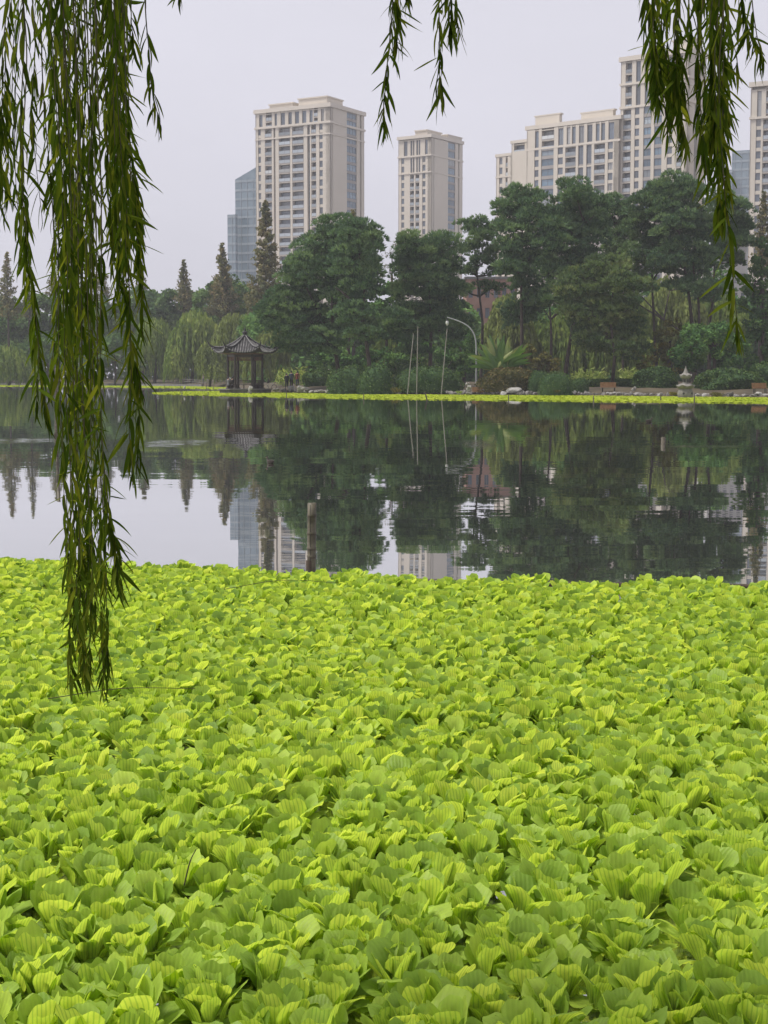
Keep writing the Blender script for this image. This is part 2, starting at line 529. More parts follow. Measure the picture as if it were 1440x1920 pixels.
def lettuce_mat():
    m, nt, out = new_mat('water lettuce leaf')
    L = nt.links
    a = nt.nodes.new('ShaderNodeAttribute'); a.attribute_name = 'tint'
    oi = nt.nodes.new('ShaderNodeObjectInfo')
    geo = nt.nodes.new('ShaderNodeNewGeometry')
    tc = nt.nodes.new('ShaderNodeTexCoord')
    sep = nt.nodes.new('ShaderNodeSeparateXYZ')
    L.new(tc.outputs['UV'], sep.inputs[0])
    sm = nt.nodes.new('ShaderNodeMath'); sm.operation = 'MULTIPLY_ADD'
    sm.inputs[1].default_value = .45
    L.new(oi.outputs['Random'], sm.inputs[0])
    m5 = nt.nodes.new('ShaderNodeMath'); m5.operation = 'MULTIPLY'; m5.inputs[1].default_value = .72
    L.new(a.outputs['Fac'], m5.inputs[0]); L.new(m5.outputs[0], sm.inputs[2])
    def ramp(c):
        r = nt.nodes.new('ShaderNodeValToRGB')
        while len(r.color_ramp.elements) < len(c):
            r.color_ramp.elements.new(.5)
        for i, x in enumerate(c):
            r.color_ramp.elements[i].position = i / (len(c) - 1)
            r.color_ramp.elements[i].color = (*x, 1)
        L.new(sm.outputs[0], r.inputs[0])
        return r
    upper = ramp([(.165, .275, .04), (.26, .39, .055), (.36, .495, .072), (.47, .60, .095)])
    under = ramp([(.33, .47, .07), (.47, .62, .09), (.57, .70, .11), (.64, .73, .14)])  # undersides are naturally paler; their backlit glow is also put into this colour
    side = nt.nodes.new('ShaderNodeMix'); side.data_type = 'RGBA'
    L.new(geo.outputs['Backfacing'], side.inputs[0])
    L.new(upper.outputs[0], side.inputs[6]); L.new(under.outputs[0], side.inputs[7])
    # ribs run from the leaf's base to its broad end, spreading as the leaf widens
    nw = nt.nodes.new('ShaderNodeTexNoise'); nw.inputs['Scale'].default_value = 5.0; nw.inputs['Detail'].default_value = 1
    L.new(tc.outputs['UV'], nw.inputs['Vector'])
    wa = nt.nodes.new('ShaderNodeMath'); wa.operation = 'MULTIPLY_ADD'; wa.inputs[1].default_value = .03
    L.new(nw.outputs[0], wa.inputs[0]); L.new(sep.outputs[0], wa.inputs[2])
    wv = nt.nodes.new('ShaderNodeMath'); wv.operation = 'MULTIPLY'; wv.inputs[1].default_value = 2 * PI * 7
    L.new(wa.outputs[0], wv.inputs[0])
    cs = nt.nodes.new('ShaderNodeMath'); cs.operation = 'COSINE'
    L.new(wv.outputs[0], cs.inputs[0])
    rr = nt.nodes.new('ShaderNodeMapRange')
    rr.inputs[1].default_value = .35; rr.inputs[2].default_value = 1.0
    L.new(cs.outputs[0], rr.inputs[0])
    ribc = nt.nodes.new('ShaderNodeMix'); ribc.data_type = 'RGBA'; ribc.blend_type = 'MULTIPLY'
    ribc.inputs[7].default_value = (.50, .66, .6, 1)
    fac = nt.nodes.new('ShaderNodeMath'); fac.operation = 'MULTIPLY_ADD'
    L.new(geo.outputs['Backfacing'], fac.inputs[0]); fac.inputs[1].default_value = .62; fac.inputs[2].default_value = .12
    fac2 = nt.nodes.new('ShaderNodeMath'); fac2.operation = 'MULTIPLY'
    L.new(rr.outputs[0], fac2.inputs[0]); L.new(fac.outputs[0], fac2.inputs[1])
    L.new(fac2.outputs[0], ribc.inputs[0])
    L.new(side.outputs[2], ribc.inputs[6])
    # blotches and the pale rim
    no = nt.nodes.new('ShaderNodeTexNoise'); no.inputs['Scale'].default_value = 2.2; no.inputs['Detail'].default_value = 2
    L.new(tc.outputs['UV'], no.inputs['Vector'])
    nr = nt.nodes.new('ShaderNodeMapRange'); nr.inputs[1].default_value = .3; nr.inputs[2].default_value = .7
    nr.inputs[3].default_value = .80; nr.inputs[4].default_value = 1.16
    L.new(no.outputs[0], nr.inputs[0])
    cm = nt.nodes.new('ShaderNodeMix'); cm.data_type = 'RGBA'; cm.blend_type = 'MULTIPLY'; cm.inputs[0].default_value = 1
    L.new(ribc.outputs[2], cm.inputs[6]); L.new(nr.outputs[0], cm.inputs[7])
    sn = nt.nodes.new('ShaderNodeTexNoise'); sn.inputs['Scale'].default_value = 9; sn.inputs['Detail'].default_value = 5
    L.new(tc.outputs['UV'], sn.inputs['Vector'])
    sp = nt.nodes.new('ShaderNodeMapRange'); sp.inputs[1].default_value = .66; sp.inputs[2].default_value = .72
    L.new(sn.outputs[0], sp.inputs[0])
    old = nt.nodes.new('ShaderNodeMapRange'); old.inputs[1].default_value = .86; old.inputs[2].default_value = .95; old.inputs[4].default_value = .75
    L.new(sm.outputs[0], old.inputs[0])
    so = nt.nodes.new('ShaderNodeMath'); so.operation = 'MULTIPLY'
    L.new(sp.outputs[0], so.inputs[0]); L.new(old.outputs[0], so.inputs[1])
    cb = nt.nodes.new('ShaderNodeMix'); cb.data_type = 'RGBA'; cb.inputs[7].default_value = (.20, .13, .035, 1)
    L.new(so.outputs[0], cb.inputs[0]); L.new(cm.outputs[2], cb.inputs[6])
    cm = cb
    bp = nt.nodes.new('ShaderNodeBump'); bp.inputs['Strength'].default_value = .22; bp.inputs['Distance'].default_value = .003
    L.new(cs.outputs[0], bp.inputs['Height'])
    d = nt.nodes.new('ShaderNodeBsdfDiffuse'); t = nt.nodes.new('ShaderNodeBsdfTranslucent')
    tm = nt.nodes.new('ShaderNodeMix'); tm.data_type = 'RGBA'; tm.blend_type = 'MULTIPLY'; tm.inputs[0].default_value = 1
    tm.inputs[7].default_value = (1.5, 1.42, .9, 1)
    L.new(cm.outputs[2], d.inputs[0]); L.new(cm.outputs[2], tm.inputs[6]); L.new(tm.outputs[2], t.inputs[0])
    L.new(bp.outputs[0], d.inputs['Normal'])
    ms = nt.nodes.new('ShaderNodeMixShader'); ms.inputs[0].default_value = .46
    L.new(d.outputs[0], ms.inputs[1]); L.new(t.outputs[0], ms.inputs[2])
    g = nt.nodes.new('ShaderNodeBsdfGlossy'); g.inputs['Roughness'].default_value = .5
    L.new(bp.outputs[0], g.inputs['Normal'])
    m2 = nt.nodes.new('ShaderNodeMixShader'); m2.inputs[0].default_value = .015
    L.new(ms.outputs[0], m2.inputs[1]); L.new(g.outputs[0], m2.inputs[2])
    L.new(m2.outputs[0], out.inputs[0])
    return m
M['lettuce'] = lettuce_mat()
# ================================================================== SETTING: water, banks, haze
def fx(px, Y, k=.9961):
    return (px - 720.0) / F * Y * k

# waterline of the far bank: pixel column, distance
BANK = [(-900, 380), (-200, 345), (0, 322), (250, 298), (380, 276), (425, 258), (455, 212), (480, 192), (520, 179), (560, 171), (700, 163),
        (900, 156), (1100, 151), (1300, 142), (1500, 136), (1900, 128), (2600, 120)]
BX = np.array([fx(p, Y) for p, Y in BANK]); BY = np.array([Y for p, Y in BANK])
def bank_y(x):
    return float(np.interp(x, BX, BY))
def bank_z(x, y):
    d = y - bank_y(x)
    return float(np.interp(d, [-2, 0, 1.5, 8, 30, 60], [-.9, -.05, .35, .72, .95, 1.05]))

def ground_grid():
    mb = MB()
    xs = np.concatenate([[-420, -340, -280], np.linspace(-240, 120, 181), [150, 200, 280, 420]])
    ds = [-3, -1, 0, .7, 1.5, 3, 5, 8, 12, 18, 26, 40, 60, 120, 300, 560]
    V, n = [], len(ds)
    for x in xs:
        by = bank_y(x)
        for d in ds:
            wob = .05 * math.sin(x * 1.7 + d) + .04 * math.sin(x * .6 + d * 2.1) if 0 <= d < 60 else 0
            V.append((x, by + d, float(np.interp(d, [-2, 0, 1.5, 8, 30, 60], [-.9, -.05, .35, .72, .95, 1.05])) + wob))
    fs = [[i * n + j, (i + 1) * n + j, (i + 1) * n + j + 1, i * n + j + 1] for i in range(len(xs) - 1) for j in range(n - 1)]
    mb.add(V, np.array(fs))
    return kind(mb.build("far_bank", M['soil'], smooth=True), 'structure')
ground_grid()

mb = MB()
mb.add([[-450, 2.6, 0], [450, 2.6, 0], [450, 420, 0], [-450, 420, 0]], np.array([[0, 1, 2, 3]]))
kind(mb.build("lake_water", M['water']), 'structure')
mb = MB()
mb.add([[-450, -40, -1.2], [450, -40, -1.2], [450, 900, -1.2], [-450, 900, -1.2]], np.array([[0, 1, 2, 3]]))
kind(mb.build("lake_bed", M['soil']), 'structure')
mb = MB()
mb.add([[-430, 392, 1.09], [430, 392, 1.09], [430, 880, 1.09], [-430, 880, 1.09]], np.array([[0, 1, 2, 3]]))
kind(mb.build("city_bounce_ground", M['paving']), 'structure')  # unseen ground added to bounce light up onto the tower facades
mb = MB()
box(mb, (0, -18.8, -.2), (200, 42.4, 1.2))
kind(mb.build("near_bank", M['concrete']), 'structure')

# ================================================================== TOWERS
def solve_end(C, d, px):
    """Distance along the unit 2-D direction d from C at which the point shows at column px."""
    k = (px - 720.0) / F * .986
    return (k * C[1] - C[0]) / (d[0] - k * d[1])

class Face:
    """One facade: corner C, direction d along it, outward normal n."""
    def __init__(s, C, d, n):
        s.C, s.d, s.n = C, d, n
        s.rz = math.atan2(d[1], d[0])
    def t(s, px):
        return solve_end(s.C, s.d, px)
    def pt(s, t, dep, z):
        return (s.C[0] + s.d[0] * t + s.n[0] * dep, s.C[1] + s.d[1] * t + s.n[1] * dep, z)
    def box(s, mb, t0, t1, d0, d1, z0, z1, mat=0):
        c = s.pt((t0 + t1) / 2, (d0 + d1) / 2, (z0 + z1) / 2)
        box(mb, c, (abs(t1 - t0), abs(d1 - d0), z1 - z0), s.rz, RNG.uniform(), mat)

PIECES = {}
def window_mesh(w, h, pane, mull):
    key = ('w', round(w, 1), round(h, 1), pane, mull)
    if key not in PIECES:
        mb = MB()
        w, h = round(w, 1), round(h, 1)
        box(mb, (0, 0, h / 2), (w, .06, h), mat=0)
        for k in range(mull + 1):
            x = -w / 2 + .05 + (w - .1) * k / mull
            box(mb, (x, .0, h / 2), (.1, .16, h - .01), mat=1)
        box(mb, (0, 0, .06), (w - .02, .14, .1), mat=1)
        box(mb, (0, 0, h - .06), (w - .02, .14, .1), mat=1)
        box(mb, (0, 0, h * .68), (w - .02, .13, .08), mat=1)
        PIECES[key] = mb.mesh("window", [M[pane], M['frame']])
    return PIECES[key]
def balcony_mesh(w):
    key = ('b', round(w, 1))
    if key not in PIECES:
        mb = MB()
        w = round(w, 1)
        box(mb, (0, .75, -.14), (w, 1.46, .28), mat=1)
        box(mb, (0, .03, .5), (w - .1, .05, .95), mat=0)
        box(mb, (0, .03, 1.02), (w - .06, .09, .07), mat=2)
        for k in range(3):
            box(mb, (-w / 2 + .08 + (w - .16) * k / 2, .03, .5), (.06, .1, .98), mat=2)
        PIECES[key] = mb.mesh("balcony", [M['balustrade'], M['spandrel'], M['frame']])
    return PIECES[key]

def piece(root, name, me, f, t, dep, z):
    o = bpy.data.objects.new(name, me)
    COL.objects.link(o)
    o.parent = root
    o.matrix_parent_inverse = PINV[root.name]
    o.location = f.pt(t, dep, z)
    # local +y looks into the building
    o.rotation_euler = (0, 0, math.atan2(-f.n[1], -f.n[0]) - PI / 2)
    return o

DEPTH = 1.6
def facade(root, wall, f, L, z0, zt, pitch, cols, zcut, wide_sp=True):
    """cols: (px0, px1, kind) from the photograph.  Windows below zcut stay behind the trees and are left out."""
    cs = sorted([(min(f.t(a), f.t(b)), max(f.t(a), f.t(b)), k) for a, b, k in cols])
    t = 0.0
    for a, b, k in cs:
        if a - t > .05:
            f.box(wall, t, a, -DEPTH, 0, z0, zt)
        t = b
    if L - t > .05:
        f.box(wall, t, L, -DEPTH, 0, z0, zt)
    for a, b, k in cs:
        w, c = b - a, (a + b) / 2
        base = k.split('_')[0]
        if base == 'slit':                                     # a deep shadow joint with a dark strip of glass
            f.box(wall, a, b, -DEPTH, -.9, z0, zt, mat=2)
            continue
        if base == 'tall':                                     # one tall glazed opening between the piers
            n = max(1, round((zt - z0) / 6.2))
            hh = (zt - z0) / n
            for i in range(n):
                z = z0 + i * hh
                f.box(wall, a, b, -DEPTH, -.25, z, z + .45, mat=1)
                f.box(wall, a, b, -DEPTH, -.12, z + hh - .45, z + hh, mat=0)
                if z + hh > zcut:
                    piece(root, "window", window_mesh(w, hh - .92, 'glass', 2 if w > 1.4 else 1), f, c, -.42, z + .46)
            continue
        nf = int(round((zt - z0) / pitch))
        for i in range(nf):
            z = zt - (i + 1) * pitch
            if base == 'bal':
                f.box(wall, a, b, -DEPTH, -.08, z + pitch - .55, z + pitch - .3, mat=0)
                if z + pitch > zcut:
                    piece(root, "balcony", balcony_mesh(w), f, c, -.02, z)
                    piece(root, "window", window_mesh(w, pitch - .6, 'glass', 3), f, c, -1.45, z + .02)
                else:
                    f.box(wall, a, b, -DEPTH, -.02, z - .28, z + .9, mat=1)
            else:
                sill = .70 if base != 'wide' else .62
                head = .26
                sp = 1 if base in ('wide', 'blue') else 0
                f.box(wall, a, b, -DEPTH, -.14, z, z + sill, mat=sp)
                f.box(wall, a, b, -DEPTH, -.14, z + pitch - head, z + pitch - .003, mat=sp)
                if z + pitch > zcut:
                    piece(root, "window", window_mesh(w, pitch - sill - head, 'glass_blue' if base in ('wide', 'blue') else 'glass', 3 if base == 'wide' else 2), f, c, -.36, z + sill)

def quad_prism(mb, P, z0, z1, mat=0):
    V = [(p[0], p[1], z0) for p in P] + [(p[0], p[1], z1) for p in P]
    n = len(P)
    mb.add(V, [np.array([[i, (i + 1) % n, n + (i + 1) % n, n + i] for i in range(n)]), np.array([list(range(n, 2 * n)), list(range(n))[::-1]])], .5, mat)

def rect(C, d, n, L, W, inset=0.0):
    """Footprint: from C along d by L, back along -n by W."""
    C, d, n = np.array(C), np.array(d), np.array(n)
    a = C + d * inset - n * inset
    return [a, a + d * (L - 2 * inset), a + d * (L - 2 * inset) - n * (W - 2 * inset), a - n * (W - 2 * inset)]

def ccw(P):
    A = sum(P[i][0] * P[(i + 1) % len(P)][1] - P[(i + 1) % len(P)][0] * P[i][1] for i in range(len(P)))
    return P if A > 0 else P[::-1]

def ring(mb, P, out, z0, z1, mat=0):
    """A solid slab over the footprint pushed out by `out`: cornice or roof edge."""
    c = sum(np.array(p) for p in P) / len(P)
    Q = []
    for p in P:
        v = np.array(p) - c
        Q.append(np.array(p) + v / np.linalg.norm(v) * out * 1.41)
    quad_prism(mb, ccw(Q), z0, z1, mat)

def zpx(py, px, Y):
    return at(px, py, Y).z

def tower(name, label, corner_px, Yc, left_px, right_px, ang, top_py, bands, cornices, pent, zcut_py, group=None, cat="tower block", glass_face=None):
    """A block seen on its left-front face (towards left_px) and right face (towards right_px).
    bands: (y_low, y_high, left columns, right columns) heights as photo rows at the corner."""
    C = (fx(corner_px, Yc, .986), Yc)
    dl = (-math.cos(ang), math.sin(ang)); nl = (-math.sin(ang), -math.cos(ang))
    dr = (math.sin(ang), math.cos(ang)); nr = (math.cos(ang), -math.sin(ang))
    fl, fr = Face(C, dl, nl), Face(C, dr, nr)
    Ll, Lr = fl.t(left_px), fr.t(right_px)
    root = thing(name, label, cat, (C[0], C[1], 1.0), group)
    wall = MB()
    P = [np.array(C), np.array(C) + np.array(dr) * Lr, np.array(C) + np.array(dr) * Lr + np.array(dl) * Ll, np.array(C) + np.array(dl) * Ll]
    inset = [np.array(C) + np.array(dr) * a + np.array(dl) * b for a, b in ((DEPTH - .02, DEPTH - .02), (Lr - .3, DEPTH - .02), (Lr - .3, Ll - .3), (DEPTH - .02, Ll - .3))]
    ztop = zpx(top_py, corner_px, Yc)
    quad_prism(wall, ccw(inset), .5, ztop - .6)
    # the two far sides, plain
    fb = Face((P[3][0], P[3][1]), dr, dl); fb.box(wall, 0, Lr, -.29, 0, .5, ztop - .5)
    fc = Face((P[1][0], P[1][1]), dl, dr); fc.box(wall, 0, Ll, -.29, 0, .5, ztop - .5)
    pitch = 17.0 / ppm(515) if Yc > 0 else 3
    zcut = zpx(zcut_py, corner_px, Yc)
    for (ylo, yhi, pit, cl, cr) in bands:
        z0 = zpx(ylo, corner_px, Yc) if ylo is not None else .5
        z1 = zpx(yhi, corner_px, Yc)
        facade(root, wall, fl, Ll, z0, z1, pit, cl, zcut)
        facade(root, wall, fr, Lr, z0, z1, pit, cr, zcut)
    wall.build("wall", [M['cream'], M['spandrel'], M['glass']], root)
    cor = MB()
    for (y, out, h) in cornices:
        z = zpx(y, corner_px, Yc)
        ring(cor, P, out, z - h / 2, z + h / 2)
    cor.build("cornice", M['cream_trim'], root)
    rf = MB()
    for (t0, t1, h, inn) in pent:
        a = np.array(C) + np.array(dl) * t0 * Ll + np.array(dr) * inn
        Q = [a, a + np.array(dr) * Lr * .45, a + np.array(dr) * Lr * .45 + np.array(dl) * (t1 - t0) * Ll, a + np.array(dl) * (t1 - t0) * Ll]
        quad_prism(rf, ccw(Q), ztop - .3, ztop + h - .4)
        ring(rf, Q, .3, ztop + h - .4, ztop + h)
    if pent:
        rf.build("penthouse", M['cream'], root)
    return root, fl, fr, Ll, Lr, ztop

def c1(x): return 360 + x / 2.667
def c2(x): return 900 + x / 2.667
cl_low = [(c1(332), c1(346), 'win'), (c1(366), c1(400), 'bal'), (c1(409), c1(418), 'slit'), (c1(435), c1(492), 'bal'), (c1(502), c1(559), 'bal'), (c1(577), c1(590), 'slit'),
          (c1(597), c1(621), 'bal'), (c1(637), c1(654), 'win')]
cl_top = [(c1(338), c1(355), 'tall'), (c1(371), c1(402), 'bal'), (c1(415), c1(427), 'tall'), (c1(445), c1(467), 'tall'), (c1(483), c1(501), 'tall'), (c1(516), c1(537), 'tall'), (c1(552), c1(573), 'tall'),
          (c1(589), c1(605), 'tall'), (c1(610), c1(630), 'bal'), (c1(646), c1(662), 'tall')]
cr_low = [(c1(699), c1(706), 'slit'), (c1(775), c1(824), 'wide'), (c1(840), c1(848), 'slit')]
p3 = 17.0 / ppm(515)
tower("apartment_tower", "broad cream apartment tower with double balcony bays, beside the blue glass tower", c1(690), 515, 480, 683, math.radians(30), 193,
      [(None, 228, p3, cl_low, cr_low), (228, 200, 2.55, cl_top, cr_low)],
      [(228, .35, .7), (196, .5, 1.3), (250, .22, .4)], [(.12, .50, 3.3, 4.0), (.60, .92, 2.6, 5)], 520, "cream apartment towers")
# pergola over the roof terrace of the same tower is left to the cornice shadow

t2_low = [(c1(1046), c1(1061), 'win'), (c1(1090), c1(1110), 'bal'), (c1(1117), c1(1136), 'bal'), (c1(1151), c1(1167), 'win')]
t2_top = [(c1(1059), c1(1077), 'tall'), (c1(1092), c1(1101), 'tall'), (c1(1104), c1(1112), 'tall'), (c1(1121), c1(1130), 'tall'), (c1(1133), c1(1141), 'tall'), (c1(1164), c1(1182), 'tall')]
t2_r = [(c1(1204), c1(1211), 'slit'), (c1(1280), c1(1316), 'wide'), (c1(1330), c1(1337), 'slit')]
p2_ = 14.6 / ppm(590)
tower("apartment_tower", "narrow cream apartment tower standing alone above the pines, between broad tower and long block", c1(1196), 590, 747, 867, math.radians(34), 251,
      [(None, 322, p2_, t2_low, t2_r), (322, 290, 3.2, t2_top[1:5] + [t2_low[0], t2_low[3]], t2_r), (290, 258, 3.2, t2_top, t2_r)],
      [(290, .3, .6), (254, .5, 1.2), (322, .2, .4)], [(.25, .62, 2.4, 3.0), (.0, .2, 1.4, 12)], 470, "cream apartment towers")

# the long stepped block and the high tower that ends it
sl = [(c2(162 + 0), c2(166), 'slit'), (c2(270), c2(291), 'win'), (c2(304), c2(366), 'blue'), (c2(386), c2(412), 'win'), (c2(424), c2(476), 'bal'), (c2(488), c2(514), 'tall'), (c2(529), c2(555), 'tall'),
      (c2(568), c2(622), 'bal'), (c2(636), c2(661), 'win')]
st = [(c2(272), c2(291), 'tall'), (c2(306), c2(368), 'bal'), (c2(388), c2(414), 'tall'), (c2(430), c2(449), 'tall'), (c2(456), c2(475), 'tall'), (c2(491), c2(517), 'tall'), (c2(532), c2(558), 'tall'),
      (c2(575), c2(594), 'tall'), (c2(601), c2(621), 'tall'), (c2(638), c2(666), 'tall')]
A3 = math.radians(40)
p4 = 19.0 / ppm(452)
tower("apartment_block", "long cream apartment block stepping down to its far end, joined to the highest tower", c2(690), 452, c2(232), c2(720), A3, 214,
      [(None, 262, p4, sl, []), (262, 224, 3.1, st, [])],
      [(262, .3, .6), (219, .5, 1.2)], [(.12, .46, 2.4, 3.0), (.70, .97, 3.2, 3.0)], 420)
tower("apartment_block", "low stepped end of the long cream apartment block, showing wide balconies", c2(243), 475, c2(156), c2(262), A3, 262,
      [(None, 266, p4, [(c2(168), c2(231), 'bal')], [])], [(263, .3, .9)], [], 420)
tower("apartment_block", "lowest stepped end of the long cream apartment block, at the pine tops", c2(158), 486, c2(80), c2(176), A3, 288,
      [(None, 292, p4, [(c2(95), c2(111), 'win'), (c2(127), c2(152), 'bal')], [])], [(289, .3, .9), (330, .2, .4)], [], 420)
tl = [(c2(710), c2(750), 'bal'), (c2(768), c2(791), 'win'), (c2(812), c2(850), 'blue'), (c2(866), c2(904), 'blue'), (c2(930), c2(956), 'win'), (c2(978), c2(1016), 'bal')]
tt = [(c2(720), c2(752), 'bal'), (c2(772), c2(795), 'tall'), (c2(816), c2(832), 'tall'), (c2(838), c2(856), 'tall'), (c2(870), c2(888), 'tall'), (c2(893), c2(909), 'tall'), (c2(936), c2(958), 'tall'), (c2(982), c2(1012), 'bal')]
p5 = 19.6 / ppm(440)
tower("apartment_tower", "highest cream apartment tower with blue glazed centre bays, half hidden by the willow strands", c2(1030), 440, c2(697), 1320, math.radians(38), 90,
      [(None, 188, p5, tl, [(1300, 1306, 'slit')]), (188, 143, 3.4, tt, []), (143, 98, 3.4, tt, [])],
      [(188, .3, .6), (143, .3, .6), (94, .5, 1.3)], [(.0, .3, 3.4, 3.0)], 400, "cream apartment towers")
t4 = [(c2(1373), c2(1398), 'win'), (c2(1408), c2(1475), 'bal'), (c2(1485), c2(1545), 'bal'), (c2(1560), c2(1580), 'win')]
tower("apartment_tower", "cream apartment tower cut by the frame edge, behind the hanging willow", c2(1600), 425, 1404, 1530, math.radians(30), 145,
      [(None, 214, p5 * .98, t4, []), (214, 160, 3.3, [(c2(1376), c2(1398), 'tall'), (c2(1420), c2(1475), 'bal')], [])], [(214, .3, .6), (150, .5, 1.3)], [], 470, "cream apartment towers")

def glass_tower(name, label, parts, Y, group=None):
    """parts: (px left, px corner, px right, top row, slope rows)"""
    root = thing(name, label, "office tower", (fx(parts[0][0], Y), Y, 1.0), group)
    for (pl, pc, pr, ty, sl_) in parts:
        ang = math.radians(24)
        C = (fx(pc, Y, .986), Y)
        dl = (-math.cos(ang), math.sin(ang)); nl = (-math.sin(ang), -math.cos(ang))
        dr = (math.sin(ang), math.cos(ang)); nr = (math.cos(ang), -math.sin(ang))
        fl, fr = Face(C, dl, nl), Face(C, dr, nr)
        Ll = fl.t(pl); Lr = fr.t(pr) if pr > pc else 14.0
        z1 = zpx(ty, pc, Y)
        g = MB(); b = MB()
        P = [np.array(C), np.array(C) + np.array(dr) * Lr, np.array(C) + np.array(dr) * Lr + np.array(dl) * Ll, np.array(C) + np.array(dl) * Ll]
        quad_prism(g, ccw(P), .5, z1)
        if sl_:
            # the sloping glass crown, rising towards the corner
            zz = zpx(ty - sl_, pc, Y)
            V = [(*P[0], z1), (*P[1], z1), (*P[2], z1), (*P[3], z1), (*P[0], zz), (*P[1], zz)]
            g.add(V, [np.array([[3, 0, 4], [2, 5, 1]]), np.array([[3, 4, 5, 2], [0, 1, 5, 4]])])
        z = z1 - .4
        while z > 30:
            fl.box(b, 0.05, Ll - .05, .01, .14, z - .95, z)
            fr.box(b, 0.05, Lr - .05, .01, .14, z - .95, z)
            z -= 3.9
        t = 1.6
        while t < Ll:
            fl.box(b, t - .09, t + .09, .02, .2, 30, z1 - .1)
            t += 3.1
        g.build("curtain_wall", M['curtain_wall'], root)
        b.build("glazing_bars", M['curtain_band'], root)
    return root
glass_tower("glass_tower", "hazy blue glass office tower with sloping top, behind the broad cream tower", [(441, 505, 505, 333, 34), (426, 441, 445, 402, 0)], 680)
glass_tower("glass_tower", "small hazy grey-blue glass tower between the two rightmost cream towers", [(1371, 1408, 1412, 281, 0), (1362, 1372, 1374, 318, 0)], 720)

def low_building(name, label, px0, px1, Y, top, mat, cols, rows, cat="building"):
    x0, x1 = fx(px0, Y), fx(px1, Y)
    root = thing(name, label, cat, ((x0 + x1) / 2, Y, 1.0))
    z1 = zpx(top, (px0 + px1) / 2, Y)
    w = MB(); box(w, ((x0 + x1) / 2, Y + 6.3, z1 / 2 + .4), (x1 - x0, 12, z1 - .2))
    nc = cols
    cw = (x1 - x0) / nc
    f = Face((x0, Y), (1, 0), (0, -1))
    ph = (z1 - 1.2) / rows
    for i in range(nc + 1):
        a = max(0, i * cw - cw * .24); b = min(x1 - x0, i * cw + cw * .24)
        f.box(w, a, b, -.3, 0, .6, z1)
    for j in range(rows + 1):
        for i in range(nc):
            a, b = i * cw + cw * .24, (i + 1) * cw - cw * .24
            z = .6 + j * ph
            f.box(w, a, b, -.3, -.003, max(.6, z - .5 * ph * .5), min(z1, z + .5 * ph * .5))
            if j < rows:
                piece(root, "window", window_mesh(b - a, ph * .5, 'glass', 2), f, (a + b) / 2, -.2, z + .25 * ph)
    w.build("wall", M[mat], root)
    r = MB(); box(r, ((x0 + x1) / 2, Y + 6.2, z1 + .2), (x1 - x0 + .6, 12.8, .4))
    r.build("roof", M['concrete'], root)
low_building("brick_building", "red brick building glimpsed between the pines behind the slim pine", 874, 968, 262, 523, 'brick', 6, 5)
low_building("rendered_building", "pale low building glimpsed through the pine crowns below the highest tower", 1120, 1238, 285, 500, 'render', 7, 6)
low_building("rendered_building", "pale low building behind the right-hand pines, beside the edge tower", 1330, 1396, 290, 462, 'render', 5, 7)
# ================================================================== TREES
def trunk_tube(mb, pts, r0, r1, n=7):
    c = curve_pts(pts, max(8, 3 * len(pts)))
    k = len(c)
    rad = [r0 + (r1 - r0) * (i / (k - 1)) ** .8 for i in range(k)]
    rad[0] = r0 * 1.35
    tube(mb, c, rad, n)
    return c

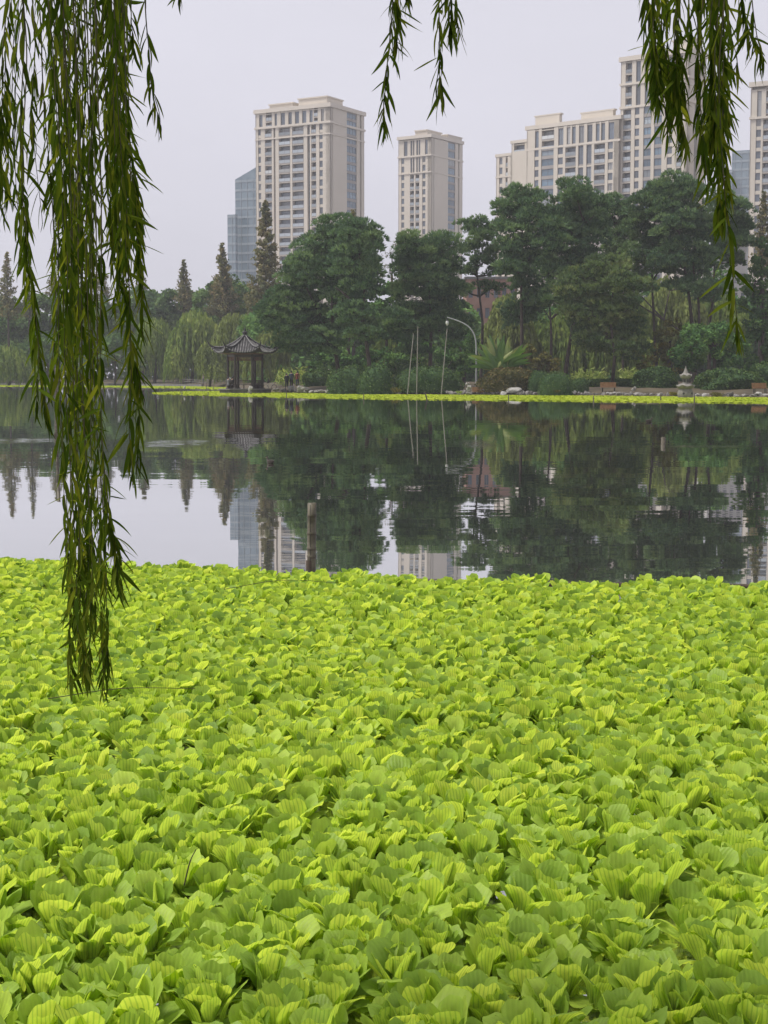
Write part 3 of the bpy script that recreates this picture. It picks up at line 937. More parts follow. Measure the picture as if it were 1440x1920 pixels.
def pine(label, Y, trunks, blobs, mat='pine', dens=1.0, r0=.36, group="pines on the far bank", tuft=.46, spread=1.0):
    """trunks: lists of photograph points; blobs: (px, py, rx, ry) in photograph pixels: the masses of the crown."""
    bx, by = trunks[0][0]
    base = at(bx, by, Y)
    bz = bank_z(base.x, Y)
    root = thing("pine_tree", label, "pine", (base.x, Y, bz), group)
    tr = MB(); nd = MB()
    tpts = []
    for tl in trunks:
        P = [at(x, y, Y) for x, y in tl]
        if tl is trunks[0]:
            P = [Vector((P[0].x, Y, bz - .2))] + P
        P = [Vector((p.x, p.y + (RNG.normal() * .5 if i > 1 else 0), p.z)) for i, p in enumerate(P)]
        tpts += trunk_tube(tr, P, r0 if tl is trunks[0] else r0 * .6, .07)
    sc = Y / F
    for (px, py, rx, ry) in blobs:
        c = at(px, py, Y)
        RX, RZ = rx * sc, ry * sc
        RY = max(1.6, min(RX, 4.5)) * .9
        oy = RNG.uniform(-1.8, 1.8)
        c = Vector((c.x, c.y + oy, c.z))
        # a limb from the trunk into the mass
        below = [p for p in tpts if p.z < c.z + RZ * .2] or tpts[:1]
        s = min(below, key=lambda p: (p - c).length + abs(p.z - (c.z - RZ * .7)) * .6)
        mid = (s + c) / 2 + Vector((0, 0, -.12 * (c - s).length * .5))
        tube(tr, curve_pts([s, mid, c], 7), np.linspace(.13, .035, 7), 5)
        n = max(5, int(RX * RZ * 6.3 * dens + 6))
        U = unit(n) * (RNG.uniform(.12, 1, n) ** .45)[:, None]
        K = np.array(c) + U * np.array([RX, RY, RZ]) * .92
        for k in K:
            kr = RNG.uniform(.55, 1.0) * spread
            if RNG.uniform() < .3:
                tube(tr, [list(c + (Vector(k) - c) * .15), list((c + Vector(k)) / 2 + Vector((0, 0, -.2))), list(k)], [.045, .03, .015], 4, cap=False)
            nt = int(RNG.uniform(20, 30))
            D = unit(nt); D[:, 2] = np.abs(D[:, 2]) * .9 - .25
            Pt = k + D * np.array([kr, kr, kr * .66])
            ax = D + np.array([0, 0, .75]); ax /= np.linalg.norm(ax, axis=1)[:, None]
            tint0 = RNG.uniform(-.05, .85)
            nb = 7
            for b in range(nb):
                dv = ax + unit(nt) * .62; dv /= np.linalg.norm(dv, axis=1)[:, None]
                side = np.cross(dv, unit(nt)); side /= np.linalg.norm(side, axis=1)[:, None] + 1e-9
                ln = tuft * RNG.uniform(.7, 1.25, nt)[:, None]
                w = .07
                V = np.stack([Pt - side * w * .6, Pt + side * w * .6, Pt + dv * ln * .6 + side * w, Pt + dv * ln], axis=1).reshape(-1, 3)
                nd.add(V, np.arange(nt * 4).reshape(nt, 4), np.clip(tint0 + RNG.normal(size=nt) * .16, 0, 1))
    tr.build("trunk", M['bark'], root, True)
    nd.build("crown", M[mat], root)
    return root

pine("broad round-topped pine with its trunk behind the three walkers", 174, [[(634, 695), (627, 640), (622, 560), (630, 470)], [(627, 640), (600, 590), (575, 540)]],
     [(600, 490, 62, 55), (640, 440, 58, 36), (575, 520, 45, 55), (545, 560, 36, 58), (535, 610, 40, 35), (575, 600, 55, 45), (560, 645, 55, 26), (610, 640, 45, 30), (640, 500, 40, 50), (512, 590, 22, 50), (650, 555, 40, 26), (660, 600, 36, 30)], r0=.34)
pine("tall pine in front of the broad round-topped one, trunk rising behind the slatted bench", 166, [[(695, 705), (688, 650), (681, 600), (683, 530), (668, 450)], [(683, 590), (650, 555), (630, 540)]],
     [(672, 440, 40, 34), (695, 480, 28, 52), (660, 490, 40, 50), (690, 540, 34, 34), (715, 615, 40, 22), (660, 590, 35, 24), (745, 600, 28, 26), (690, 628, 40, 16)], r0=.33)
pine("rounded pine behind the three leaning poles", 172, [[(806, 700), (808, 640), (806, 560), (800, 470)]],
     [(790, 462, 44, 34), (835, 475, 34, 40), (765, 505, 32, 48), (815, 525, 52, 52), (770, 560, 40, 38), (845, 560, 34, 45), (800, 600, 50, 34), (850, 615, 32, 28), (755, 610, 34, 38), (775, 650, 30, 24)], r0=.34)
pine("slim open-crowned pine showing bare trunk before the brick building", 178, [[(902, 690), (904, 620), (903, 590), (896, 530), (891, 470), (890, 420)]],
     [(888, 424, 27, 20), (918, 432, 16, 15), (903, 452, 26, 16), (880, 465, 14, 16), (930, 470, 16, 14), (908, 492, 24, 12), (878, 505, 15, 12), (935, 508, 20, 12), (918, 540, 24, 12), (872, 545, 12, 10)], r0=.22, dens=.62, tuft=.42)
pine("dense pine with rounded top left of the tallest crown, above the banana plant", 170, [[(977, 695), (978, 640), (977, 560), (976, 500), (982, 400)]],
     [(980, 372, 40, 30), (950, 400, 24, 40), (1000, 410, 40, 45), (960, 450, 30, 40), (995, 480, 42, 42), (955, 500, 24, 24), (985, 540, 32, 36), (975, 590, 30, 34), (1010, 560, 26, 26)], r0=.3)
pine("tallest pine, its black trunk leaning right above the big clipped bush", 168, [[(1060, 705), (1066, 660), (1075, 590), (1077, 540), (1072, 420)], [(1075, 560), (1090, 500), (1095, 420)]],
     [(1076, 362, 26, 26), (1045, 395, 34, 36), (1095, 385, 30, 34), (1120, 395, 20, 26), (1070, 430, 54, 42), (1110, 450, 34, 40), (1035, 450, 30, 40), (1060, 490, 44, 36), (1100, 500, 34, 26), (1030, 510, 28, 26), (1045, 560, 34, 22)], r0=.32)
pine("low spreading pale green pine directly behind the middle bench", 161, [[(1148, 720), (1148, 660), (1145, 600), (1152, 530)], [(1148, 640), (1120, 600), (1095, 560)]],
     [(1095, 515, 40, 24), (1140, 500, 40, 22), (1075, 545, 34, 26), (1125, 545, 52, 34), (1175, 535, 36, 30), (1100, 590, 52, 30), (1160, 590, 52, 34), (1185, 625, 34, 24), (1130, 640, 46, 28), (1175, 655, 40, 24), (1105, 625, 28, 20)], mat='pine_olive', r0=.27)
pine("thin forked pine rising between the two tall crowns, before the long block", 184, [[(1168, 660), (1166, 520), (1162, 470), (1148, 400)]],
     [(1146, 386, 22, 18), (1166, 400, 16, 22), (1135, 425, 20, 20), (1165, 440, 26, 20), (1150, 465, 28, 18), (1185, 420, 14, 20), (1140, 490, 26, 14)], r0=.2, dens=.8)
pine("pine with a straight bare trunk left of the stone lantern", 173, [[(1232, 700), (1229, 640), (1222, 510), (1228, 400)]],
     [(1218, 366, 26, 22), (1196, 395, 22, 30), (1240, 400, 30, 34), (1205, 435, 30, 30), (1245, 450, 36, 30), (1200, 480, 34, 26), (1235, 500, 34, 24), (1190, 520, 26, 20)], r0=.26)
pine("big many-trunked pine with dark crown behind the stone lantern", 169, [[(1302, 690), (1298, 610), (1290, 530), (1275, 470), (1268, 380)], [(1312, 640), (1309, 560), (1300, 500), (1310, 430)]],
     [(1262, 352, 28, 26), (1292, 362, 30, 24), (1245, 385, 22, 30), (1290, 400, 46, 32), (1262, 430, 40, 34), (1320, 430, 36, 34), (1290, 470, 52, 30), (1250, 490, 36, 24), (1320, 500, 44, 26), (1285, 535, 44, 18), (1330, 545, 30, 16)], r0=.3)
pine("rightmost pine with a curved trunk and side-leaning crown", 176, [[(1330, 680), (1331, 615), (1337, 560), (1338, 500), (1350, 430)]],
     [(1350, 385, 26, 24), (1375, 395, 22, 20), (1390, 425, 16, 20), (1355, 430, 36, 30), (1385, 455, 22, 16), (1350, 470, 40, 22), (1330, 555, 36, 14), (1375, 490, 22, 12)], r0=.27)

def broad_tree(label, Y, base_px, blobs, mat, n=2600, size=.55, name="broadleaf_tree", cat="tree", group=None, r0=.3, up=.5, asp=.6, flat=.8, clumps=None):
    """A broad crown of leaf sprays gathered in clumps over several masses."""
    base = at(base_px, 715, Y)
    bz = bank_z(base.x, Y)
    root = thing(name, label, cat, (base.x, Y, bz), group)
    tr = MB(); cr = MB()
    c0 = at(blobs[0][0], blobs[0][1], Y)
    stem = trunk_tube(tr, [(base.x, Y, bz - .2), (base.x + .2, Y, bz + (c0.z - bz) * .5), (c0.x, Y, c0.z)], r0, .08)
    sc = Y / F
    tot = sum(b[2] * b[3] for b in blobs)
    for (px, py, rx, ry) in blobs:
        c = np.array(at(px, py, Y)); c[1] += RNG.uniform(-1.5, 1.5)
        R = np.array([rx * sc, min(max(rx * sc, 1.5), 6) * .9, ry * sc])
        nn = int(n * rx * ry / tot)
        tube(tr, [list(stem[len(stem) * 2 // 3]), list((np.array(stem[-1]) + c) / 2), list(c)], [.12, .08, .03], 5)
        k = max(6, nn // 55) if clumps is None else clumps
        U = unit(k); U[:, 2] = np.where(U[:, 2] < -.55, -U[:, 2], U[:, 2])
        K = c + U * R * (RNG.uniform(.55, 1, k))[:, None]
        m = nn // k + 1
        for kk in K:
            kr = RNG.uniform(.12, .26) * (R[0] + R[2]) * .5 + size * .5
            D = unit(m); D[:, 2] *= flat
            D[:, 2] += .12
            leaves(cr, kk + D * kr * (RNG.uniform(.4, 1, m) ** .5)[:, None], size, up, asp, RNG.uniform(.1, .8) + RNG.normal(size=m) * .16)
    tr.build("trunk", M['bark'], root, True)
    cr.build("crown", M[mat], root)
    return root

def willow(label, Y, base_px, blobs, mat, strands=420, bottom=714, name="willow_tree", w=.16, group="weeping willows on the far bank"):
    """Weeping crown: strands fall from the shoulders of each mass."""
    base = at(base_px, 716, Y)
    bz = bank_z(base.x, Y)
    root = thing(name, label, "willow", (base.x, Y, bz), group)
    tr = MB(); cr = MB()
    sc = Y / F
    tot = sum(b[2] * b[3] for b in blobs)
    c0 = at(blobs[0][0], blobs[0][1], Y)
    stem = trunk_tube(tr, [(base.x, Y, bz - .2), (base.x + .3, Y, (bz + c0.z) / 2), tuple(c0)], .28, .08)
    zb = at(base_px, bottom, Y).z
    for (px, py, rx, ry) in blobs:
        c = np.array(at(px, py, Y)); c[1] += RNG.uniform(-1.5, 1.5)
        R = np.array([rx * sc, min(rx * sc, 5.0), ry * sc])
        tube(tr, [list(stem[-3]), list(c)], [.1, .04], 5)
        n = int(strands * rx * ry / tot)
        U = unit(n); U[:, 2] = np.abs(U[:, 2])
        S = c + U * R * (RNG.uniform(.7, 1, n))[:, None]
        hang = RNG.uniform(.5, 1.25, n) * R[2] * 1.7 + 1.0
        # strands gather in hanks that end at about the same height
        hk = np.floor((np.arctan2(U[:, 1], U[:, 0]) / PI + 1) * 7) + np.floor(U[:, 2] * 3) * 20
        hr = np.random.default_rng(int(px)).uniform(.55, 1.2, 200)
        hang *= hr[hk.astype(int) % 200]
        hang = np.minimum(hang, np.maximum(S[:, 2] - zb + RNG.uniform(-.6, .8, n), .6))
        htint = np.random.default_rng(int(py) + 5).uniform(.05, .8, 200)[hk.astype(int) % 200]
        seg = 5
        out = U * np.array([1, 1, 0])
        for j in range(seg):
            a, b = j / seg, (j + 1) / seg
            P0 = S + out * .7 * math.sin(a * 1.4) + np.stack([np.zeros(n), np.zeros(n), -hang * a], 1)
            P1 = S + out * .7 * math.sin(b * 1.4) + np.stack([np.zeros(n), np.zeros(n), -hang * b], 1)
            for rep in range(2):
                yaw = RNG.uniform(0, PI, n)
                ww = w * RNG.uniform(.6, 1.3, n) * (1.0 if j < seg - 1 else .5)
                sd = np.stack([np.cos(yaw), np.sin(yaw), RNG.uniform(-.5, .5, n)], 1) * ww[:, None]
                jit = RNG.normal(size=(n, 3)) * .10
                V = np.stack([P0 + jit, P0 * .45 + P1 * .55 + sd + jit, P1 + jit, P0 * .5 + P1 * .5 - sd + jit], axis=1).reshape(-1, 3)
                cr.add(V, np.arange(n * 4).reshape(n, 4), np.clip(htint + RNG.normal(size=n) * .14, 0, 1))
    tr.build("trunk", M['bark'], root, True)
    cr.build("crown", M[mat], root)
    return root

def redwood(label, Y, px, top, width, bottom=640, n=2600, group="conical dawn redwoods", dens=1.0, mat='redwood', size=.42):
    base = at(px, 715, Y)
    bz = bank_z(base.x, Y)
    zt = at(px, top, Y).z
    zb = at(px, bottom, Y).z
    root = thing("dawn_redwood", label, "conifer", (base.x, Y, bz), group)
    tr = MB(); cr = MB()
    tube(tr, [(base.x, Y, bz - .2), (base.x, Y, zt - .3)], [.35, .03], 6)
    W = width * Y / F / 2
    nb = int(150 * dens)
    n = int(n * 1.5)
    h = (np.arange(nb) + RNG.uniform(0, 1, nb)) / nb
    for i in range(nb):
        t = h[i]                                       # 0 at the tip, 1 at the bottom
        z = zt - (zt - zb) * t
        r = W * (t ** .85) * RNG.uniform(.65, 1.12) + .12
        az = RNG.uniform(0, 2 * PI)
        d = np.array([math.cos(az), math.sin(az), .38])
        m = int(n / nb * (.35 + 1.3 * t))
        s = RNG.uniform(.1, 1, m) ** .7
        P = np.array([base.x, Y, z]) + d * r * s[:, None] + RNG.normal(size=(m, 3)) * np.array([.22, .22, .16]) * (.5 + t)
        tube(tr, [(base.x, Y, z), tuple(np.array([base.x, Y, z]) + d * r * .9)], [.04, .012], 4, cap=False)
        leaves(cr, P, size * 1.25, .2, .5, RNG.uniform(.1, .8) + RNG.normal(size=m) * .15)
    tr.build("trunk", M['bark'], root, True)
    cr.build("crown", M[mat], root)
    return root

redwood("tall dawn redwood overlapping the left edge of the broad cream tower", 262, 500, 377, 82, 600, 5200, size=.45)
redwood("dawn redwood cone standing before the blue glass tower", 300, 419, 456, 66, 600, 3200)
redwood("lone small dawn redwood tip between the willow curtain and the glass tower", 318, 347, 488, 40, 585, 1700)
redwood("sparse dawn redwood tip just right of the hanging willow curtain", 330, 268, 506, 40, 590, 1400)
redwood("sparse dawn redwood seen through the right side of the willow curtain", 325, 192, 480, 52, 600, 1700, dens=.8)
redwood("dawn redwood behind the middle of the willow curtain", 330, 103, 502, 52, 590, 1600)
redwood("thin dawn redwood seen through the gap in the willow curtain", 320, 57, 472, 34, 600, 900, dens=.7)
redwood("leftmost dawn redwood with open branches at the frame edge", 318, 18, 474, 50, 600, 1700, dens=.8)
redwood("small brown conifer tip above the broad pine against the cream tower", 240, 663, 394, 26, 470, 700)
redwood("thin conifer at the right edge in front of the edge tower", 205, 1424, 358, 40, 520, 1500, size=.35)

CAM_G = "dense camphor trees along the left shore"
for lab, Y, b, bl in [
    ("dark camphor crown at the left frame edge above the willow", 325, 20, [(12, 600, 48, 40), (40, 630, 40, 44), (-30, 640, 50, 60)]),
    ("camphor crown showing left of the willow curtain's central bundle", 330, 90, [(95, 590, 42, 34), (70, 640, 44, 40), (120, 640, 40, 44)]),
    ("camphor crown behind the central bundle of the willow curtain", 320, 160, [(165, 585, 44, 34), (150, 640, 48, 44), (195, 630, 40, 44)]),
    ("camphor crown right of the willow curtain, under the sparse redwood tip", 328, 255, [(262, 572, 42, 30), (235, 610, 40, 40), (285, 600, 36, 40)]),
    ("camphor crown under the lone small redwood tip", 322, 335, [(335, 570, 46, 26), (310, 600, 40, 30), (370, 575, 40, 28)]),
    ("bright green camphor crown under the glass tower", 305, 425, [(430, 553, 50, 28), (395, 575, 44, 34), (465, 575, 44, 34), (430, 600, 50, 30)]),
    ("camphor crown between the tall redwood and the broad pine", 270, 495, [(500, 600, 44, 34), (520, 620, 40, 40), (475, 620, 30, 30)]),
]:
    broad_tree(lab, Y, b, bl, 'camphor', 5200, .85, group=CAM_G, name="camphor_tree")
broad_tree("low dark camphor hanging over the water left of the willow curtain's base", 305, 60, [(75, 665, 40, 36), (115, 680, 40, 30), (30, 680, 30, 30)], 'camphor', 3200, .7, group=CAM_G, name="camphor_tree")
broad_tree("low dark camphor hanging over the water behind the willow curtain", 300, 215, [(215, 665, 40, 36), (175, 680, 36, 30), (250, 670, 30, 36)], 'camphor', 3200, .7, group=CAM_G, name="camphor_tree")

willow("shadowed weeping willow at the left frame edge", 300, 15, [(12, 672, 38, 28), (50, 690, 20, 18)], 'willow_far', 520, 717)
willow("brownish weeping willow just right of the hanging willow curtain", 298, 290, [(290, 622, 34, 30), (270, 650, 26, 26), (305, 655, 26, 30)], 'willow_far', 800, 716)
willow("tall fresh green weeping willow left of the pavilion", 288, 360, [(365, 612, 36, 34), (340, 640, 28, 34), (388, 635, 26, 40), (330, 665, 22, 28)], 'willow_far', 1100, 714)
willow("small yellowing weeping willow touching the pavilion's left eave", 262, 392, [(392, 660, 22, 22), (405, 690, 16, 14)], 'willow_yellow', 420, 712)
willow("pale weeping willow directly behind the pavilion roof", 276, 440, [(440, 610, 36, 26), (420, 640, 26, 28), (468, 632, 34, 30), (450, 660, 40, 26)], 'willow_yellow', 950, 716)
willow("light green weeping willow right of the pavilion roof", 232, 505, [(510, 640, 30, 28), (486, 660, 26, 24)], 'willow_yellow', 520, 714)
willow("yellow weeping willow below the brick building, behind the banana plant", 205, 950, [(950, 575, 26, 26), (965, 610, 34, 34), (930, 625, 26, 30), (985, 650, 30, 30)], 'willow_yellow', 900, 716)
willow("drooping willow between the two leaning black trunks", 208, 1040, [(1035, 620, 34, 34), (1010, 650, 30, 30), (1065, 650, 34, 34), (1100, 660, 30, 30)], 'willow_far', 900, 716)
willow("yellow weeping willow behind the straight bare pine trunk", 212, 1255, [(1255, 545, 34, 30), (1225, 585, 34, 34), (1285, 580, 34, 34), (1250, 630, 50, 30)], 'willow_yellow', 1100, 712)
willow("dull willow filling the gap behind the rightmost pine trunks", 214, 1345, [(1345, 570, 34, 26), (1375, 600, 30, 30), (1320, 610, 26, 30)], 'willow_far', 620, 712)
willow("willow in shade behind the low spreading pine", 206, 1180, [(1180, 600, 34, 30), (1150, 640, 40, 34), (1205, 650, 40, 34)], 'willow_far', 800, 714)
willow("willow strands in shade between the two big left pines and the poles", 205, 740, [(740, 640, 30, 26), (715, 665, 26, 24), (770, 660, 26, 24)], 'willow_far', 520, 714)

broad_tree("glossy green spreading camphor right of the stone lantern", 158, 1335, [(1335, 628, 50, 26), (1300, 650, 46, 34), (1365, 655, 44, 36), (1330, 680, 60, 26), (1280, 680, 26, 20)], 'broad', 7000, .36, name="camphor_tree")
broad_tree("dark tree with yellowing top at the right frame edge", 176, 1425, [(1425, 480, 22, 30), (1430, 530, 36, 40), (1412, 570, 26, 36), (1440, 600, 40, 50), (1420, 650, 40, 40), (1450, 690, 50, 30)], 'broad', 7000, .42)
broad_tree("olive brown evergreen behind the round clipped bushes", 190, 1010, [(1010, 690, 40, 24), (985, 670, 30, 20)], 'olive', 1800, .4)
broad_tree("bronze leaved small tree behind the stone lantern", 172, 1250, [(1255, 640, 34, 34), (1230, 680, 36, 30), (1270, 690, 36, 26)], 'olive', 2600, .36)
broad_tree("dark evergreen behind the lamp post", 184, 868, [(862, 650, 40, 36), (840, 690, 36, 30), (880, 690, 34, 30)], 'broad', 3200, .4)
broad_tree("dark evergreen behind the leaning poles", 188, 745, [(750, 690, 44, 26), (780, 670, 40, 30), (720, 680, 30, 24)], 'broad', 3200, .4)
broad_tree("shaded evergreen between the round-topped pine's trunks", 190, 655, [(655, 690, 44, 26), (620, 680, 36, 26), (690, 672, 30, 24)], 'broad', 3200, .4)
broad_tree("dark evergreen seen between the round-topped pine's upper limbs", 205, 650, [(645, 560, 36, 34), (610, 570, 30, 30), (670, 575, 26, 30)], 'broad', 3200, .45)
broad_tree("small bare-looking brown tree behind the gap between the two round pines", 225, 733, [(735, 480, 18, 26), (728, 520, 22, 26)], 'olive', 420, .34, asp=.3)
broad_tree("dark evergreen filling the gap between the two round pines", 196, 722, [(725, 570, 26, 40), (735, 620, 30, 40)], 'broad', 3200, .45)
broad_tree("dark evergreen deep behind the tallest pine", 200, 1030, [(1030, 560, 34, 30), (1000, 590, 30, 30), (1075, 590, 40, 34), (1110, 575, 40, 30)], 'broad', 4200, .45)
broad_tree("dark evergreen behind the many-trunked pine", 204, 1290, [(1180, 560, 34, 34), (1215, 540, 30, 26), (1330, 530, 40, 24)], 'broad', 2600, .45)
broad_tree("reddish autumn tree seen low between the big left pines", 215, 652, [(655, 590, 26, 24), (640, 610, 24, 20)], 'olive', 700, .4)

# the wood that closes the view behind the named trees
def wood(label, px0, px1, Y, top, mat, n, size):
    mb = MB()
    P = []
    k = int((px1 - px0) / 14)
    for i in range(k):
        px = px0 + (px1 - px0) * (i + RNG.uniform()) / k
        t = top + RNG.uniform(0, 34)
        yy = Y + RNG.uniform(0, 22)
        x, zt = at(px, t, yy).x, at(px, t, yy).z
        r = RNG.uniform(2.4, 4.2)
        nn = int(n / k)
        hh = RNG.uniform(.0, 1, nn)
        U = unit(nn)
        Pk = np.array([x, yy, 0]) + U * np.array([r, r, r]) * .95
        Pk[:, 2] = np.where(RNG.uniform(size=nn) < .45, zt - r + U[:, 2] * r, 1 + (zt - r) * hh)
        P.append(Pk)
    P = np.concatenate(P)
    leaves(mb, P, size, .4, .6, RNG.uniform(.05, .7) + RNG.normal(size=len(P)) * .22)
    return kind(mb.build("background_wood", M[mat], ), 'stuff', label)
wood("dark wood closing the view behind the pines", 480, 870, 236, 560, 'broad', 22000, 1.0)
wood("dark wood closing the view below the brick building", 870, 1000, 236, 605, 'broad', 7000, 1.0)
wood("dark wood closing the view behind the tallest pine", 1000, 1120, 236, 560, 'broad', 8000, 1.0)
wood("dark wood closing the view behind the right-hand pines", 1120, 1560, 236, 545, 'broad', 24000, 1.0)
wood("hazy wood behind the camphor trees of the left shore", -160, 520, 352, 566, 'camphor', 22000, 1.5)

# ================================================================== HEDGES AND PLANTS
def bush(name, label, px, top, bottom, wpx, Y, mat, n=2600, size=.14, group=None, depth=None, lump=0.06, cat="bush"):
    c = at(px, bottom, Y)
    bz = bank_z(c.x, Y)
    zt = at(px, top, Y).z
    rx = wpx * Y / F / 2
    ry = depth or rx * .8
    hz = zt - bz
    root = thing(name, label, cat, (c.x, Y, bz), group)
    sd = np.random.default_rng(int(px * 7))
    ws = sd.normal(size=(4, 3)) * 2.2
    def rad(U):
        d = np.ones(len(U))
        for w in ws:
            d += lump * np.sin(U @ w + w[0])
        return d
    def shape(U, k):
        P = U.copy()
        pw = np.sign(P) * np.abs(P) ** .85
        P = pw * rad(U)[:, None] * (k if np.isscalar(k) else np.asarray(k)[:, None])
        P[:, 2] = np.maximum(P[:, 2], -.35)
        return np.array([c.x, Y, bz]) + np.stack([P[:, 0] * rx, P[:, 1] * ry, (P[:, 2] + .32) / 1.30 * hz], 1)
    core = MB()
    V, Fa = noise_rock(int(px), 1.0, 3, 0.0)
    U = V / np.linalg.norm(V, axis=1)[:, None]
    core.add(shape(U, .93), Fa, .25)  # solid core in a fixed dark tint paints the shade between leaves
    core.build("shade_core", M[mat], root)
    lf = MB()
    leaves(lf, shape(unit(n), RNG.uniform(.97, 1.04, n)) + RNG.normal(size=(n, 3)) * (.03 if lump > .05 else .012), size * (1.3 if lump > .05 else 1.0), .5, .6, None)
    lf.build("foliage", M[mat], root)
    return root
CLIP = "clipped bushes on the far bank"
bush("clipped_bush", "low clipped bush left of the slatted bench", 650, 695, 728, 72, 163, 'hedge', 3000, .17, CLIP)
bush("clipped_bush", "clipped bush behind the slatted bench beside the leaning poles", 706, 696, 729, 66, 160, 'hedge', 3000, .17, CLIP)
bush("clipped_bush", "broad clipped bush behind the three leaning poles", 805, 690, 728, 118, 161, 'hedge', 4600, .17, CLIP)
bush("clipped_bush", "tall rounded bush peeping over the broad one behind the poles", 765, 676, 726, 50, 168, 'hedge', 2000, .18, CLIP)
bush("clipped_bush", "bronze sprawling hedge under the banana plant", 955, 692, 730, 118, 158, 'hedge_bronze', 5200, .2, CLIP, lump=.1)
bush("clipped_bush", "narrow ball bush squeezed behind the biggest ball", 1011, 697, 732, 42, 156, 'hedge', 2000, .14, CLIP, lump=.03)
bush("clipped_bush", "biggest neatly clipped ball bush on the bank", 1043, 698, 736, 66, 151, 'hedge', 3800, .14, CLIP, lump=.03)
bush("clipped_bush", "low clipped bush right of the biggest ball", 1087, 710, 733, 34, 153, 'hedge', 1500, .14, CLIP, lump=.04)
bush("hedge", "long dark hedge behind the middle bench", 1150, 711, 729, 120, 164, 'hedge', 3800, .18, None, depth=1.8, cat="hedge")
bush("hedge", "dark shaded hedge behind the three walkers", 602, 694, 728, 66, 180, 'hedge', 2600, .2, None, cat="hedge")
bush("hedge", "dark hedge left of the stone lantern", 1228, 690, 734, 80, 157, 'hedge', 3600, .2, None, cat="hedge")
bush("hedge", "broad dark hedge between the stone lantern and the edge bench", 1375, 692, 736, 130, 149, 'hedge', 5200, .19, None, lump=.1, cat="hedge")
bush("hedge", "dark bush at the right frame edge", 1450, 680, 734, 70, 152, 'hedge', 3000, .19, None, cat="hedge")

def reeds(label, px, wpx, top, bottom, Y, n=420):
    c = at(px, bottom, Y)
    bz = bank_z(c.x, Y)
    root = thing("bamboo_clump", label, "bamboo", (c.x, Y, bz), "sunlit bamboo clumps")
    w = wpx * Y / F / 2
    hz = at(px, top, Y).z - bz
    mb = MB()
    st = MB()
    for i in range(int(n / 12)):
        x, y = c.x + RNG.uniform(-w, w), Y + RNG.uniform(-1, 1)
        h = hz * RNG.uniform(.6, 1)
        tp = (x + RNG.normal() * .4, y, bz + h)
        tube(st, [(x, y, bz), tp], [.025, .01], 4)
        m = 12
        tt = RNG.uniform(.25, 1, m)
        P = np.array([x, y, bz]) + (np.array(tp) - np.array([x, y, bz])) * tt[:, None] + RNG.normal(size=(m, 3)) * .28
        leaves(mb, P, .6, .1, .2, None)
    st.build("stem", M['reed'], root)
    mb.build("foliage", M['reed'], root)
reeds("pale bamboo clump behind the three walkers", 545, 56, 690, 726, 186, 420)
reeds("sunlit bamboo patch right of the middle bench", 1195, 60, 690, 722, 182, 800)
reeds("sunlit bamboo patch left of the middle bench's pine trunk", 1105, 50, 694, 722, 184, 600)

def banana(px, py, Y):
    c = at(px, py, Y)
    bz = bank_z(c.x, Y)
    root = thing("banana_plant", "big banana plant with long arching blades beside the lamp post", "banana plant", (c.x, Y, bz))
    st = MB()
    specs = []
    for k in range(46):
        a = RNG.normal() * .52 if k < 34 else RNG.uniform(.75, 1.2) * RNG.choice([-1, 1])
        specs.append((a, RNG.uniform(2.5, 3.6) * (1.0 if abs(a) < .8 else .85), RNG.uniform(-.4, .4)))
    for sx in (-.6, 0, .5, .9):
        tube(st, [(c.x + sx, Y, bz), (c.x + sx * 1.1, Y, bz + 1.5), (c.x + sx * 1.3, Y, bz + 2.1)], [.16, .12, .08], 7)
    st.build("stem", M['banana'], root, True)
    for a, L, yo in specs:
        lf = MB()
        n = 9
        o = np.array([c.x + RNG.uniform(-.7, .9), Y + yo, bz + RNG.uniform(1.5, 2.7)])
        d0 = np.array([math.sin(a), yo * .6, math.cos(a)])
        d0 /= np.linalg.norm(d0)
        P, dd = [o], d0.copy()
        for i in range(n):
            dd = dd + np.array([math.sin(a) * .04, 0, -.02 - .05 * abs(a)]); dd /= np.linalg.norm(dd)
            P.append(P[-1] + dd * L / n)
        P = np.array(P)
        sd = np.cross(d0, [0, 1, 0]) + np.array([0, RNG.uniform(-.7, .7), 0]); sd /= np.linalg.norm(sd)
        up = np.cross(sd, d0)
        W = np.array([.03, .05, .15, .21, .25, .26, .25, .21, .14, .03])
        V = []
        for i in range(n + 1):
            V += [P[i] - sd * W[i] + up * W[i] * .3, P[i], P[i] + sd * W[i] + up * W[i] * .3]
        fs = []
        for i in range(n):
            for j in range(2):
                fs.append([i * 3 + j, i * 3 + j + 1, (i + 1) * 3 + j + 1, (i + 1) * 3 + j])
        tint = RNG.uniform(.1, .75) if RNG.uniform() < .85 else .98
        lf.add(V, np.array(fs), tint)
        lf.build("leaf", M['banana'], root)
banana(936, 712, 160)
